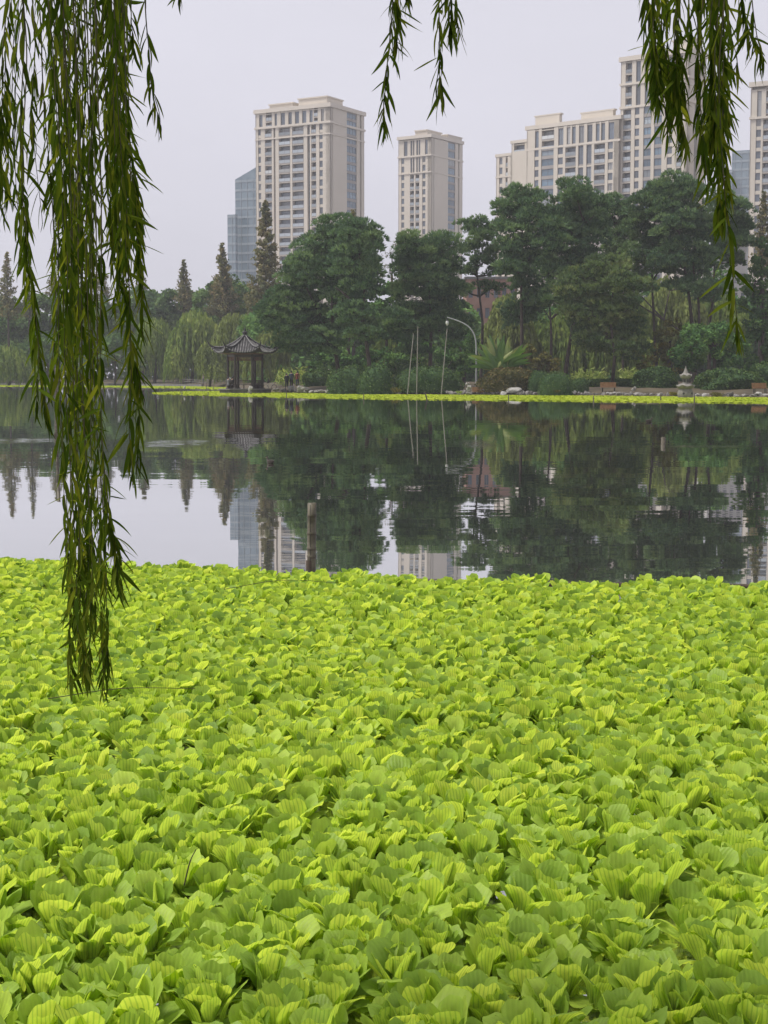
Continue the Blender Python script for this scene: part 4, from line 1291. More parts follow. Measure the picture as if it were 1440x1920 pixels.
# ================================================================== PAVILION
def pavilion():
    Y = 174.0
    c = at(460, 737, Y)
    cx, cy = c.x, Y
    root = thing("pavilion", "dark hexagonal waterside pavilion with upswept tiled eaves and thick columns", "pavilion", (cx, cy, 0))
    s = Y / F
    zp = at(460, 729, Y - 2).z
    R = 32 * s
    Re = 59 * s
    zc = at(460, 668, Y).z
    ze = at(460, 661, Y).z
    za = at(460, 631, Y).z
    rot = 0.0                                    # corners at 0, 60, 120 ...: two columns face the water
    ang = [rot + k * PI / 3 for k in range(6)]
    m = MB()
    lathe(m, [(R * 1.5, -.6), (R * 1.5, zp - .13)], (cx, cy, 0), 6, rz=rot)
    m.build("platform_base", M['stone_dark'], root)
    m = MB()
    lathe(m, [(R * 1.58, zp - .12), (R * 1.58, zp)], (cx, cy, 0), 6, rz=rot)
    m.build("platform_slab", M['concrete'], root)
    for a in ang:
        m = MB()
        tube(m, [(cx + R * math.cos(a), cy + R * math.sin(a), zp + .12), (cx + R * math.cos(a), cy + R * math.sin(a), zc + .2)], .14, 12)
        col = m.build("column", M['timber'], root, True)
        m = MB()
        lathe(m, [(.24, 0), (.27, .06), (.24, .13)], (cx + R * math.cos(a), cy + R * math.sin(a), zp), 12)
        m.build("column_base", M['stone_dark'], col)
    for k in range(6):
        a, b = ang[k], ang[(k + 1) % 6]
        A = np.array([cx + R * math.cos(a), cy + R * math.sin(a)]); B = np.array([cx + R * math.cos(b), cy + R * math.sin(b)])
        mid = (A + B) / 2; L = np.linalg.norm(B - A); rz = math.atan2(B[1] - A[1], B[0] - A[0])
        m = MB(); box(m, (mid[0], mid[1], zc + .05), (L - .28, .13, .24), rz); m.build("beam", M['timber'], root)
        m = MB()                                   # lattice frieze hung below the beam
        for q in range(9):
            f_ = (q + .5) / 9
            p = A + (B - A) * (.06 + .88 * f_)
            box(m, (p[0], p[1], zc - .27), (.035, .04, .36), rz)
        box(m, (mid[0], mid[1], zc - .16), (L - .34, .036, .03), rz)
        box(m, (mid[0], mid[1], zc - .33), (L - .34, .036, .03), rz)
        box(m, (mid[0], mid[1], zc - .46), (L - .34, .05, .04), rz)
        m.build("frieze", M['timber_red'], root)
        if k == 4:
            pass
        # bench rail between the columns, open on the landward side
        if k != 1:
            m = MB(); box(m, (mid[0], mid[1], zp + .45), (L - .30, .42, .06), rz)
            seat = m.build("seat", M['timber'], root)
            m = MB()
            for q in (.12, .5, .88):
                p = A + (B - A) * q
                box(m, (p[0], p[1], zp + .21), (.09, .3, .42), rz)
            m.build("seat_leg", M['timber'], seat)
            nx, ny = mid[0] - cx, mid[1] - cy
            nn = math.hypot(nx, ny); nx /= nn; ny /= nn
            m = MB()
            for q in range(15):
                p = A + (B - A) * (.08 + .84 * q / 14)
                tube(m, [(p[0] + nx * .16, p[1] + ny * .16, zp + .48), (p[0] + nx * .26, p[1] + ny * .26, zp + .72), (p[0] + nx * .28, p[1] + ny * .28, zp + .93)], .018, 4)
            box(m, (mid[0] + nx * .29, mid[1] + ny * .29, zp + .95), (L - .2, .06, .06), rz)
            m.build("bench_back", M['timber'], root)
    # roof: six hollow-curved slopes, corners swept up
    def prof(t):
        return ze + (za - ze) * (1 - t) ** 1.55
    def roof_pt(k, sft, t):
        a0, a1 = ang[k], ang[(k + 1) % 6]
        P0 = np.array([math.cos(a0), math.sin(a0)]); P1 = np.array([math.cos(a1), math.sin(a1)])
        r = .16 + (Re - .16) * t
        P = P0 * (1 - sft) + P1 * sft
        cc = abs(2 * sft - 1)
        ext = 1 + .07 * cc ** 3 * t ** 3
        z = prof(t) + .62 * cc ** 3.2 * t ** 3.2
        return np.array([cx + P[0] * r * ext, cy + P[1] * r * ext, z])
    NT, NS = 10, 14
    for k in range(6):
        m = MB()
        V = []
        for i in range(NT + 1):
            for j in range(NS + 1):
                V.append(roof_pt(k, j / NS, i / NT))
        fs = [[i * (NS + 1) + j, (i + 1) * (NS + 1) + j, (i + 1) * (NS + 1) + j + 1, i * (NS + 1) + j + 1] for i in range(NT) for j in range(NS)]
        n0 = len(V)
        Vd = [v - np.array([0, 0, .12]) for v in V]
        m.add(V, np.array(fs)); m.add(Vd, np.array([f[::-1] for f in fs]), .5, 1)
        V2, f2 = [], []
        for j in range(NS):                        # the eave edge
            a, b = V[NT * (NS + 1) + j], V[NT * (NS + 1) + j + 1]
            V2 += [a, b, b - np.array([0, 0, .12]), a - np.array([0, 0, .12])]
        m.add(V2, np.arange(len(V2)).reshape(-1, 4), .5, 0)
        slope = m.build("roof_slope", [M['tile'], M['timber']], root, False)
        m = MB(); e = MB()
        half = .5
        for q in range(13):                        # rows of half-round cover tiles, parallel to the slope's middle line
            off = -1 + 2 * (q + .5) / 13           # lateral place as a share of the eave's half width
            t0 = max(abs(off), .06)
            pts = []
            for i in range(8):
                t = t0 + (1 - t0) * i / 7
                sft = .5 + .5 * off / t if t > 0 else .5
                pts.append(roof_pt(k, min(max(sft, 0), 1), t) + np.array([0, 0, .035]))
            if np.linalg.norm(pts[-1] - pts[0]) < .05:
                continue
            tube(m, pts, .062, 6)
            d = pts[-1] - pts[-2]; d /= np.linalg.norm(d)
            tube(e, [pts[-1], pts[-1] + d * .05], .078, 8)
        m.build("tile_row", M['tile_row'], slope, True)
        e.build("tile_end", M['tile_pale'], slope, True)
        m = MB()                                   # hip ridge with its raised horn
        pts = [roof_pt(k, 0, t) + np.array([0, 0, .10]) for t in np.linspace(.0, 1, 12)]
        o = np.array([math.cos(ang[k]), math.sin(ang[k]), 0])
        pts += [pts[-1] + o * .28 + np.array([0, 0, .26]), pts[-1] + o * .42 + np.array([0, 0, .66])]
        tube(m, pts, [.10] * 10 + [.11, .10, .07, .03], 7)
        m.build("hip_ridge", M['tile'], root, True)
        m = MB()
        pts2 = [p + np.array([0, 0, .10]) for p in pts[:11]]
        tube(m, pts2, .045, 5)
        m.build("ridge_cap", M['tile_pale'], root, True)
    m = MB()
    lathe(m, [(.30, -.15), (.34, .0), (.30, .10), (.24, .14), (.20, .30), (.27, .40), (.30, .50), (.24, .58), (.10, .64), (.13, .74), (.10, .86), (.02, 1.05)], (cx, cy, za - .02), 10)
    m.build("finial", M['tile'], root, True)
    m = MB()
    lathe(m, [(R * 1.62, ze - .10), (R * .98, zc + .18)], (cx, cy, 0), 6, rz=rot)
    m.build("soffit", M['timber_red'], root)
    return cx, cy, zp, R
PAV = pavilion()

# ================================================================== PEOPLE
def person(label, loc, facing, coat, trousers, pose='walk', h=1.68, phase=1, group=None, hair='hair', arm=None):
    """One continuous body grown over a skeleton; facing is the heading in radians (0 = +Y)."""
    k = h / 1.7
    J = {}
    E = []
    def v(n, x, y, z, r, p=None):
        J[n] = (x * k, y * k, z * k, r * k)
        if p:
            E.append((p, n))
    if pose == 'sit':
        hz = .50
        v('pelvis', 0, 0, hz, .135)
    else:
        hz = .93
        v('pelvis', 0, 0, hz, .165)
    v('waist', 0, .01, hz + .16, .16, 'pelvis'); v('chest', 0, .0, hz + .36, .185, 'waist'); v('shoulders', 0, -.015, hz + .50, .135, 'chest')
    v('neck', 0, .0, hz + .58, .055, 'shoulders'); v('jaw', 0, .03, hz + .64, .07, 'neck'); v('skull', 0, .015, hz + .73, .095, 'jaw'); v('crown', 0, .0, hz + .79, .075, 'skull')
    for sx, nm in ((-1, 'l'), (1, 'r')):
        st = .17 * phase * sx
        v('hip' + nm, sx * .09, 0, hz - .06, .12, 'pelvis')
        if pose == 'sit':
            v('knee' + nm, sx * .12, .42, hz - .02, .075, 'hip' + nm); v('shin' + nm, sx * .12, .44, hz - .25, .058, 'knee' + nm); v('ankle' + nm, sx * .12, .43, .08, .042, 'shin' + nm); v('toe' + nm, sx * .13, .58, .04, .035, 'ankle' + nm)
        else:
            v('knee' + nm, sx * .095, st * .45 + .03, .50, .088, 'hip' + nm); v('shin' + nm, sx * .095, st * .6 - .01, .30, .075, 'knee' + nm)
            v('ankle' + nm, sx * .095, st * .8 - .03, .085, .052, 'shin' + nm); v('toe' + nm, sx * .10, st * .8 + .13, .04, .036, 'ankle' + nm)
        sw = -st * .9
        v('sh' + nm, sx * .20, -.01, hz + .47, .078, 'shoulders')
        if pose == 'sit':
            v('elb' + nm, sx * .25, .06, hz + .24, .048, 'sh' + nm); v('wri' + nm, sx * .17, .28, hz + .14, .032, 'elb' + nm); hd = (sx * -.03, .07, -.01)
        else:
            v('elb' + nm, sx * .25, sw * .4 - .02, hz + .20, .062, 'sh' + nm); v('wri' + nm, sx * .25, sw + .06, hz - .03, .036, 'elb' + nm); hd = (0, .02, -.08)
        w = J['wri' + nm]
        v('palm' + nm, w[0] / k + hd[0], w[1] / k + hd[1], w[2] / k + hd[2], .033, 'wri' + nm)
    names = list(J)
    me = bpy.data.meshes.new("person_body")
    me.from_pydata([J[n][:3] for n in names], [(names.index(a), names.index(b)) for a, b in E], [])
    tmp = bpy.data.objects.new("person_body", me)
    COL.objects.link(tmp)
    tmp.modifiers.new("skin", 'SKIN')
    for i, n in enumerate(names):
        me.skin_vertices[0].data[i].radius = (J[n][3], J[n][3] * (.78 if n in ('chest', 'waist', 'pelvis', 'shoulders') else 1))
    me.skin_vertices[0].data[0].use_root = True
    tmp.modifiers.new("sub", 'SUBSURF').levels = 1
    dg = bpy.context.evaluated_depsgraph_get()
    em = bpy.data.meshes.new_from_object(tmp.evaluated_get(dg))
    bpy.data.objects.remove(tmp)
    import bmesh
    bm = bmesh.new(); bm.from_mesh(em); bpy.data.meshes.remove(em)
    V = np.array([x.co[:] for x in bm.verts]); Fs = [[x.index for x in f.verts] for f in bm.faces]
    bm.free()
    cen = np.array([V[f].mean(0) for f in Fs])
    mi = []
    hand_z = [np.array(J['palm' + n][:3]) for n in 'lr']
    for c in cen:
        if c[2] > (hz + .56) * k:
            mi.append(3)
        elif min(np.linalg.norm(c - q) for q in hand_z) < .055 * k:
            mi.append(3)
        elif pose == 'sit' and (c[1] > .06 and c[2] < (hz + .08) * k) and abs(c[0]) < .2 * k:
            mi.append(1 if c[2] > .09 else 2)
        elif c[2] > (hz - .10) * k:
            mi.append(0)
        elif c[2] > .10 * k:
            mi.append(1)
        else:
            mi.append(2)
    mb = MB()
    for sz in (3, 4):
        ids = [i for i, f in enumerate(Fs) if len(f) == sz]
        for mt in range(4):
            g = [Fs[i] for i in ids if mi[i] == mt]
            if g:
                mb.f.append(np.array(g, dtype=np.int32)); mb.t.append(np.full(len(g), .5)); mb.m.append(np.full(len(g), mt, dtype=np.int32))
    mb.v.append(V.astype(np.float32)); mb.uv.append(np.zeros((len(V), 2), dtype=np.float32)); mb.n += len(V)
    for nm in 'lr':                                # five unequal, slightly curled fingers on each palm
        p = np.array(J['palm' + nm][:3]); w = np.array(J['wri' + nm][:3])
        d = (p - w) / np.linalg.norm(p - w)
        sd = np.array([0, 1, 0]) if pose != 'sit' else np.array([1.0, 0, 0])
        cu = np.array([-.4 if nm == 'r' else .4, 0, 0]) if pose != 'sit' else np.array([0, 0, -.4])
        for q, ln in enumerate((.060, .070, .066, .052)):
            b = p + d * .02 * k + sd * (q - 1.5) * .017 * k
            tube(mb, [b, b + d * ln * .55 * k, b + (d + cu) * ln * k * .9], [.009 * k, .008 * k, .006 * k], 5, mat=3)
        b = p + sd * .028 * k - d * .02 * k
        tube(mb, [b, b + (d * .5 + sd * .7) * .035 * k, b + (d + sd * .5) * .055 * k], [.011 * k, .009 * k, .007 * k], 5, mat=3)
    o = mb.build("person", [M[coat], M[trousers], M['iron'], M['skin']], None, True)
    hm = MB()                                      # hair over skull and nape, ears, nose
    V, Fa = noise_rock(3, 1.0, 2, .02)
    U = V / np.linalg.norm(V, axis=1)[:, None]
    keep = [f for f in Fa if U[f].mean(0)[2] > -.15 + max(0, U[f].mean(0)[1]) * .8 or U[f].mean(0)[1] < -.35]
    hm.add(np.array([0, .005, hz + .735]) * k + U * np.array([.098, .112, .112]) * k, np.array(keep))
    ho = hm.build("hair", M[hair], o, True)
    fm = MB()
    for sx in (-1, 1):
        fm.add(np.array([sx * .096, .01, hz + .70]) * k + U * np.array([.014, .026, .034]) * k, Fa)
    fm.add(np.array([0, .122, hz + .69]) * k + U * np.array([.015, .024, .026]) * k, Fa)
    fm.build("face", M['skin'], o, True)
    o.location = loc
    o.rotation_euler = (0, 0, -facing)
    return tag(o, label, "person", group)

M['navy'] = cloth('navy jacket cloth', (.022, .026, .036)); M['slate'] = cloth('slate blue jacket cloth', (.065, .08, .115)); M['rust'] = cloth('rust red jacket cloth', (.23, .062, .04))
M['dark_trousers'] = cloth('dark trouser cloth', (.018, .018, .022)); M['grey_trousers'] = cloth('grey blue trouser cloth', (.07, .08, .10)); M['pale_top'] = cloth('pale pink top cloth', (.55, .43, .42)); M['grey_top'] = cloth('grey top cloth', (.16, .16, .17))
for i, (px, ct, tr, hh, lab) in enumerate([(537.5, 'navy', 'dark_trousers', 1.70, "person in a dark navy jacket, walking at the left of the three on the bank"),
                                            (546.5, 'slate', 'dark_trousers', 1.85, "tall person in a slate blue jacket walking between two others"),
                                            (557.5, 'rust', 'grey_trousers', 1.72, "person in a rust red jacket walking beside the two in dark jackets")]):
    Yp = 180.5 + .3 * i
    q = at(px, 725, Yp)
    person(lab, (q.x, Yp, bank_z(q.x, Yp) + .01), math.radians(8 - 6 * i), ct, tr, 'walk', hh, 1 if i != 1 else -1, "three walkers on the far bank")
cx, cy, zp, PR = PAV
for px, ct, lab in ((429.5, 'grey_top', "person in a grey top sitting on the pavilion's left bench"), (437.5, 'navy', "person in a dark top sitting on the pavilion bench beside the left front column")):
    q = at(px, 720, cy)
    person(lab, (q.x, cy - PR * .60 if px > 433 else cy - PR * .42, zp - .0), math.radians(40), ct, 'dark_trousers', 'sit', 1.66, 1, "people seated in the pavilion")
q = at(381, 715, 284)
person("person in a pale pink top standing under the willows left of the pavilion", (q.x, 284, bank_z(q.x, 284)), math.radians(170), 'pale_top', 'grey_top', 'walk', 1.62)

# ================================================================== FURNITURE OF THE FAR BANK
def bench(label, px, py, Y, rz, W=1.5):
    c = at(px, py, Y)
    bz = bank_z(c.x, Y)
    root = thing("park_bench", label, "bench", (0, 0, 0), "slatted park benches")
    for i in range(4):
        m = MB(); box(m, (0, -.18 + .115 * i, .45), (W, .095, .035)); link("slat", m.mesh("slat", M['slat']), root)
    for i in range(4):
        m = MB(); box(m, (0, .27 + .035 * i, .54 + .115 * i), (W, .03, .095)); link("slat", m.mesh("slat", M['slat']), root)
    for sx in (-W * .38, W * .38):
        m = MB()
        box(m, (sx, -.16, .21), (.05, .05, .42)); box(m, (sx, .24, .21), (.05, .05, .42)); box(m, (sx, .03, .415), (.045, .46, .035))
        tube(m, [(sx, .26, .42), (sx, .42, .98)], .022, 5)
        link("leg", m.mesh("leg", M['iron']), root)
    root.location = (c.x, Y, bz)
    root.rotation_euler = (0, 0, rz)
    return root
bench("weathered slatted bench in front of the clipped bushes, right of the three walkers", 716, 726, 158.5, math.radians(-14), 1.35)
bench("warm brown slatted bench alone under the low spreading pine", 1141, 734, 151, 0.0, 1.55)
bench("slatted bench at the right frame edge", 1425, 735, 140, math.radians(3), 1.35)
bench("slatted bench below the lamp post beside the stacked rocks", 896, 732, 156, 0.0, 1.15)

def lamp():
    Y = 160.0
    b = at(893, 724, Y)
    root = thing("street_lamp", "grey curved-arm street lamp leaning over the bank, beside the banana plant", "street lamp", (b.x, Y, bank_z(b.x, Y)))
    bz = bank_z(b.x, Y)
    m = MB()
    P = [Vector((b.x, Y, bz)), at(893, 690, Y), at(893, 660, Y), at(892, 640, Y), at(888, 625, Y), at(878, 612, Y), at(862, 603, Y), at(845, 597, Y), at(838, 595, Y)]
    c = curve_pts(P, 30)
    tube(m, c, np.linspace(.10, .05, 30), 10)
    m.build("pole", M['lamp_paint'], root, True)
    m = MB(); lathe(m, [(.2, 0), (.2, .04), (.15, .06), (.14, .35)], (b.x, Y, bz), 12); m.build("base", M['lamp_paint'], root)
    e = at(838.5, 597, Y)
    m = MB(); lathe(m, [(.03, .1), (.05, .0), (.09, -.1), (.13, -.2)], (e.x, Y, e.z - .05), 10); m.build("cap", M['iron'], root, True)
    m = MB(); lathe(m, [(.11, -.20), (.15, -.30), (.17, -.42), (.14, -.56), (.08, -.66), (.03, -.70)], (e.x, Y, e.z - .05), 12); m.build("lamp_shade", M['lamp_glass'], root, True)
lamp()
for x0, y0, x1, y1, lab in ((762, 728, 775.5, 625, "left leaning one of the three tall bleached poles"), (781, 729, 783.5, 612, "upright middle one of the three tall bleached poles"), (826, 727, 838.5, 616, "leaning pole standing apart, nearest the lamp post")):
    Y = 157.0
    b, t = at(x0, y0, Y), at(x1, y1, Y + .6)
    o = thing("tall_pole", lab, "pole", (b.x, Y, bank_z(b.x, Y)), "tall bleached poles on the bank")
    m = MB(); tube(m, [(b.x, Y, bank_z(b.x, Y) - .2), ((b.x + t.x) / 2, Y + .3, (bank_z(b.x, Y) + t.z) / 2), tuple(t)], [.055, .05, .04], 8)
    m.build("shaft", M['pole'], o, True)
    m = MB()
    for f_ in (.25, .5, .75, .99):
        p = Vector((b.x, Y, bank_z(b.x, Y))).lerp(t, f_)
        tube(m, [p - Vector((0, 0, .03)), p + Vector((0, 0, .03))], .058, 8)
    m.build("joint", M['pole'], o, True)

def stone_lantern():
    Y = 137.0
    c = at(1285, 746, Y)
    root = thing("stone_lantern", "tiered grey stone lantern with petal roofs standing at the water's edge", "stone lantern", (c.x, Y, 0))
    s = Y / F
    z = lambda py: at(1285, py, Y).z
    cc = (c.x, Y, 0)
    m = MB()
    r = 14.5 * s
    lathe(m, [(r * .8, -.5), (r * .94, z(746)), (r * 1.03, z(740)), (r * 1.0, z(735)), (r * .86, z(730)), (r * .80, z(728.5))], cc, 18)
    body = m.build("drum", M['stone'], root, True)
    for a in (-PI / 2 - .42, -PI / 2 + .75, PI / 2):
        m = MB()
        d = Vector((math.cos(a), math.sin(a), 0))
        p = Vector((c.x, Y, z(737.5))) + d * (r * .93)
        tube(m, [p, p + d * .075], .095, 12)
        m.build("drum_hole_shade", M['iron'], body)  # black stud on the drum paints the shade inside a hole
    def petal(n, amp, lift):
        return lambda a, i: (1 + amp * abs(math.cos(a * n / 2)), lift * abs(math.cos(a * n / 2)) ** 2 * (1 if i in (1, 2) else .2))
    m = MB(); R1 = 17.0 * s
    lathe(m, [(R1 * .62, z(729.5)), (R1 * .86, z(727.5)), (R1 * .95, z(724.5)), (R1 * .70, z(722)), (R1 * .46, z(719.5))], cc, 36, lobes=petal(6, .14, .13))
    m.build("lower_roof", M['stone'], root)
    m = MB(); lathe(m, [(7.0 * s, z(720)), (7.4 * s, z(719)), (6.6 * s, z(717.5)), (6.6 * s, z(710.5)), (7.4 * s, z(709.5)), (7.2 * s, z(708.8))], cc, 6, rz=PI / 6)
    ch = m.build("lantern_chamber", M['stone'], root)
    for k in range(6):
        a = k * PI / 3
        m = MB(); box(m, (c.x + math.cos(a) * 5.78 * s, Y + math.sin(a) * 5.78 * s, z(714)), (.05, .20, .26), a)
        m.build("chamber_window_shade", M['iron'], ch)  # black block on each side paints the shade within an opening
    m = MB(); R2 = 10.6 * s
    lathe(m, [(R2 * .66, z(709.5)), (R2 * .9, z(708)), (R2 * .98, z(704.5)), (R2 * .72, z(702)), (R2 * .5, z(700.5))], cc, 36, lobes=petal(6, .15, .12))
    m.build("upper_roof", M['stone'], root)
    m = MB()
    lathe(m, [(5.4 * s, z(701.5)), (5.6 * s, z(700)), (4.6 * s, z(699)), (4.8 * s, z(698)), (3.7 * s, z(696.8)), (3.9 * s, z(695.8)), (2.7 * s, z(694.5)), (2.6 * s, z(693)), (1.4 * s, z(690)), (.5 * s, z(685.5))], cc, 12)
    m.build("finial", M['stone'], root, True)
stone_lantern()

def bicycle(px, py, Y):
    c = at(px, py, Y)
    bz = bank_z(c.x, Y)
    root = thing("bicycle", "grey bicycle parked on the bank just right of the pavilion", "bicycle", (c.x, Y, bz))
    def ringm(x, r, w):
        m = MB(); tube(m, [(c.x + x + r * math.cos(a), Y, bz + .33 + r * math.sin(a)) for a in np.linspace(0, 2 * PI, 21)], w, 6, cap=False); return m
    for x in (-.5, .52):
        wo_ = ringm(x, .31, .028).build("wheel", M['iron'], root, True)
        ringm(x, .275, .014).build("rim", M['lamp_paint'], wo_, True)
    m = MB()
    for a, b in (((-.5, .33), (-.08, .30)), ((-.08, .30), (-.2, .82)), ((-.2, .80), (.36, .84)), ((-.08, .30), (.38, .74)), ((.52, .33), (.36, .95)), ((-.5, .33), (-.18, .72))):
        tube(m, [(c.x + a[0], Y, bz + a[1]), (c.x + b[0], Y, bz + b[1])], .022, 6)
    m.build("frame", M['lamp_paint'], root)
    m = MB(); box(m, (c.x - .22, Y, bz + .87), (.26, .14, .06)); m.build("saddle", M['iron'], root)
    m = MB(); tube(m, [(c.x + .30, Y - .26, bz + .98), (c.x + .36, Y, bz + .97), (c.x + .30, Y + .26, bz + .98)], .018, 6); m.build("handlebar", M['iron'], root)
bicycle(506, 726, 185)

# ------------------------------------------------------------------ rocks of the water's edge
ROCKS = [noise_rock(40 + i, .62, 2, .22) for i in range(9)]
ROCK_ME = {}
def rock_mesh(i, mat):
    if (i, mat) not in ROCK_ME:
        m = MB(); m.add(*ROCKS[i]); ROCK_ME[(i, mat)] = m.mesh("rock", M[mat])
    return ROCK_ME[(i, mat)]
def rock(label, px, py, wpx, hpx, Y=None, mat='stone', group="rocks edging the far bank", name="rock", i=None):
    if Y is None:
        Y = np.interp(px, [p for p, _ in BANK], [y for _, y in BANK]) + .6
    c = at(px, py, Y)
    s = Y / F
    o = link(name, rock_mesh(RNG.integers(9) if i is None else i, mat))
    py -= 1.6; wpx *= 1.2; hpx *= 1.3
    c = at(px, py, Y)
    o.scale = (wpx * s / 2, wpx * s / 2 * RNG.uniform(.7, 1.0), hpx * s / 2 / .55)
    o.location = (c.x, Y, c.z)
    o.rotation_euler = (RNG.uniform(-.1, .1), RNG.uniform(-.1, .1), RNG.uniform(0, 6.28))
    return tag(o, label, "rock", group)
for px, py, w, h, mt, lab in [
    (546, 730, 20, 11, 'stone_pale', "big pale split rock just below the three walkers"),
    (566, 731, 22, 11, 'stone_pale', "pale rounded rock right below the walker in rust red"),
    (594, 736, 16, 7, 'stone', "low grey rock at the mat's edge below the left clipped bush"),
    (669, 728, 11, 8, 'stone_pale', "pale egg-shaped rock on bare soil left of the slatted bench"),
    (701, 732, 16, 9, 'stone', "rounded brown rock directly below the slatted bench"),
    (776, 733, 20, 11, 'stone_pale', "pale furrowed rock at the foot of the upright middle pole"),
    (798, 733, 20, 10, 'stone_dark', "dark humped rock just right of the upright middle pole"),
    (966, 733, 27, 9, 'stone_pale', "large flat-topped whitish rock below the bronze hedge"),
    (946, 739, 20, 8, 'stone_pale', "wide pale rock at the left foot of the flat-topped rock"),
    (978, 740, 16, 7, 'stone_dark', "dark rock under the flat-topped whitish rock"),
    (909, 735, 15, 11, 'stone', "grey rock right of the stacked rocks below the lamp post"),
    (1033, 737, 16, 7, 'stone_pale', "pale rock in front of the biggest clipped ball"),
    (1100, 741, 12, 8, 'stone', "rounded grey rock left of the middle bench"),
    (1196, 741, 16, 7, 'stone', "low grey rock at the foot of the knobbly standing stone"),
    (1238, 742, 11, 5, 'stone_pale', "white flat rock left of the stone lantern"),
    (1303, 743, 12, 5, 'stone_pale', "white flat rock touching the stone lantern's right side"),
    (1322, 743, 12, 6, 'stone_pale', "pale rock two places right of the stone lantern"),
    (1370, 741, 14, 9, 'stone_dark', "dark rounded rock between the stone lantern and the edge bench"),
    (1421, 739, 14, 6, 'stone_pale', "whitish rock below the bench at the frame edge"),
    (1436, 743, 14, 6, 'stone_pale', "flat whitish rock at the right frame edge")]:
    rock(lab, px, py, w, h, None, mt)
for p in range(150):
    px = 515 + p * 6.25 + RNG.uniform(-2, 2)
    if abs(px - 1285) < 16:
        continue
    yb = np.interp(px, [515, 560, 700, 900, 1100, 1300, 1450], [734, 737, 739, 741, 742.5, 745, 746.5])
    rock("small weathered rock in the line edging the far bank", px, yb - RNG.uniform(1, 4.5), RNG.uniform(5, 13), RNG.uniform(3.5, 8), None, RNG.choice(['stone', 'stone_dark', 'stone', 'stone_pale'], p=[.38, .36, .16, .10]), "small rocks edging the far bank")

def stacked(label, px, base_py, spec, Y, name="stacked_rock"):
    c0 = at(px, base_py, Y)
    root = thing(name, label, "stacked rock", (c0.x, Y, 0))
    for k, (dx, dy, w, h, mt) in enumerate(spec):
        c = at(px + dx, base_py - dy, Y); s = Y / F
        o = link("stone", rock_mesh((k * 3 + int(px)) % 9, mt), root)
        o.location = (c.x, Y + .1 * (k % 2), c.z); o.scale = (w * s / 2, w * s / 2.3, h * s / 2 / .55); o.rotation_euler = (.2 * k, .1, k * 1.3)
stacked("stack of grey rocks crowned by a pale knob, standing below the lamp post", 878, 741, [(0, 3, 14, 8, 'stone'), (0, 10, 13, 8, 'stone_pale'), (2, 16, 10, 8, 'stone_pale'), (-3, 21, 6, 8, 'stone_pale'), (1, 22, 5, 5, 'stone')], 155)
stacked("knobbly dark standing stone on the bank right of the middle bench", 1189, 741, [(0, 3, 13, 8, 'stone_dark'), (-1, 9, 9, 9, 'stone'), (1, 14, 5, 8, 'stone')], 150)
stacked("pale forked stone set in the floating mat before the pavilion", 469, 738, [(0, 2, 10, 5, 'stone'), (-1, 8, 7, 12, 'stone_pale'), (2, 11, 5, 9, 'stone_pale')], 166, "standing_stone")
stacked("little white forked stone between the stone lantern and the edge bench", 1339, 740, [(0, 3, 6, 6, 'stone_dark'), (-1, 8, 4, 7, 'stone_pale'), (2, 9, 4, 5, 'stone_pale')], 147, "standing_stone")
stacked("small pale upright shape on posts at the tip of the floating mat wedge", 346, 733, [(0, 2, 4, 5, 'stone_dark'), (0, 7, 4, 8, 'stone_pale')], 176, "standing_stone")  # stones stand in for a small white form of unsure kind

def tuft(label, px, py, Y, w, h, mat='olive', n=160):
    c = at(px, py, Y); s = Y / F
    root = thing("grass_tuft", label, "plant", (c.x, Y, c.z))
    m = MB()
    for i in range(n):
        a, l = RNG.uniform(-1, 1), RNG.uniform(.5, 1) * h * s
        b = np.array([c.x + RNG.uniform(-.35, .35) * w * s, Y + RNG.uniform(-.4, .4), c.z])
        t = b + np.array([a * w * s * .45, RNG.uniform(-.3, .3), l])
        m.add([b - [.02, 0, 0], b + [.02, 0, 0], (b + t) / 2 + [.03, 0, .08], t], np.array([[0, 1, 2, 3]]), RNG.uniform(0, 1))
    m.build("blades", M[mat], root)
tuft("dry brown twiggy tuft on the bank right of the slatted bench", 743, 736, 157, 16, 11)
tuft("low green tuft among the rocks by the stacked rocks", 861, 738, 155, 10, 6, 'reed', 90)
tuft("dull green tuft on the bank right of the stone lantern", 1345, 744, 141, 20, 10)
tuft("green tuft on the rocks left of the stone lantern", 1262, 741, 143, 14, 7)
tuft("green tuft in the rocks before the biggest ball bush", 1044, 736, 150, 12, 6)

# low embankment, path rail on the left shore
m = MB()
pts = [(px, at(px, 719.5, Y_ - 1.0)) for px, Y_ in ((-260, 348), (-100, 334), (0, 323), (125, 311), (250, 299), (380, 277))]
for (p0, a), (p1, b) in zip(pts[:-1], pts[1:]):
    d = Vector((b.x - a.x, b.y - a.y, 0)); L = d.length
    box(m, ((a.x + b.x) / 2, (a.y + b.y) / 2, .12), (L, .5, .62), math.atan2(d.y, d.x))
kind(m.build("embankment", M['concrete']), 'structure')
rl = thing("railing", "low pale railing under the willows left of the pavilion", "railing", (at(370, 716, 282).x, 282, .7))
ra, rb = at(322, 712, 290), at(424, 712, 268)
for k in range(11):
    p = ra.lerp(rb, k / 10)
    m = MB(); box(m, (p.x, p.y, bank_z(p.x, p.y) + .45), (.09, .09, .95)); m.build("post", M['concrete'], rl)
for hz_ in (.5, .88):
    m = MB()
    tube(m, [(ra.lerp(rb, k / 10).x, ra.lerp(rb, k / 10).y, bank_z(ra.lerp(rb, k / 10).x, ra.lerp(rb, k / 10).y) + hz_) for k in range(11)], .04, 5)
    m.build("rail", M['concrete'], rl)

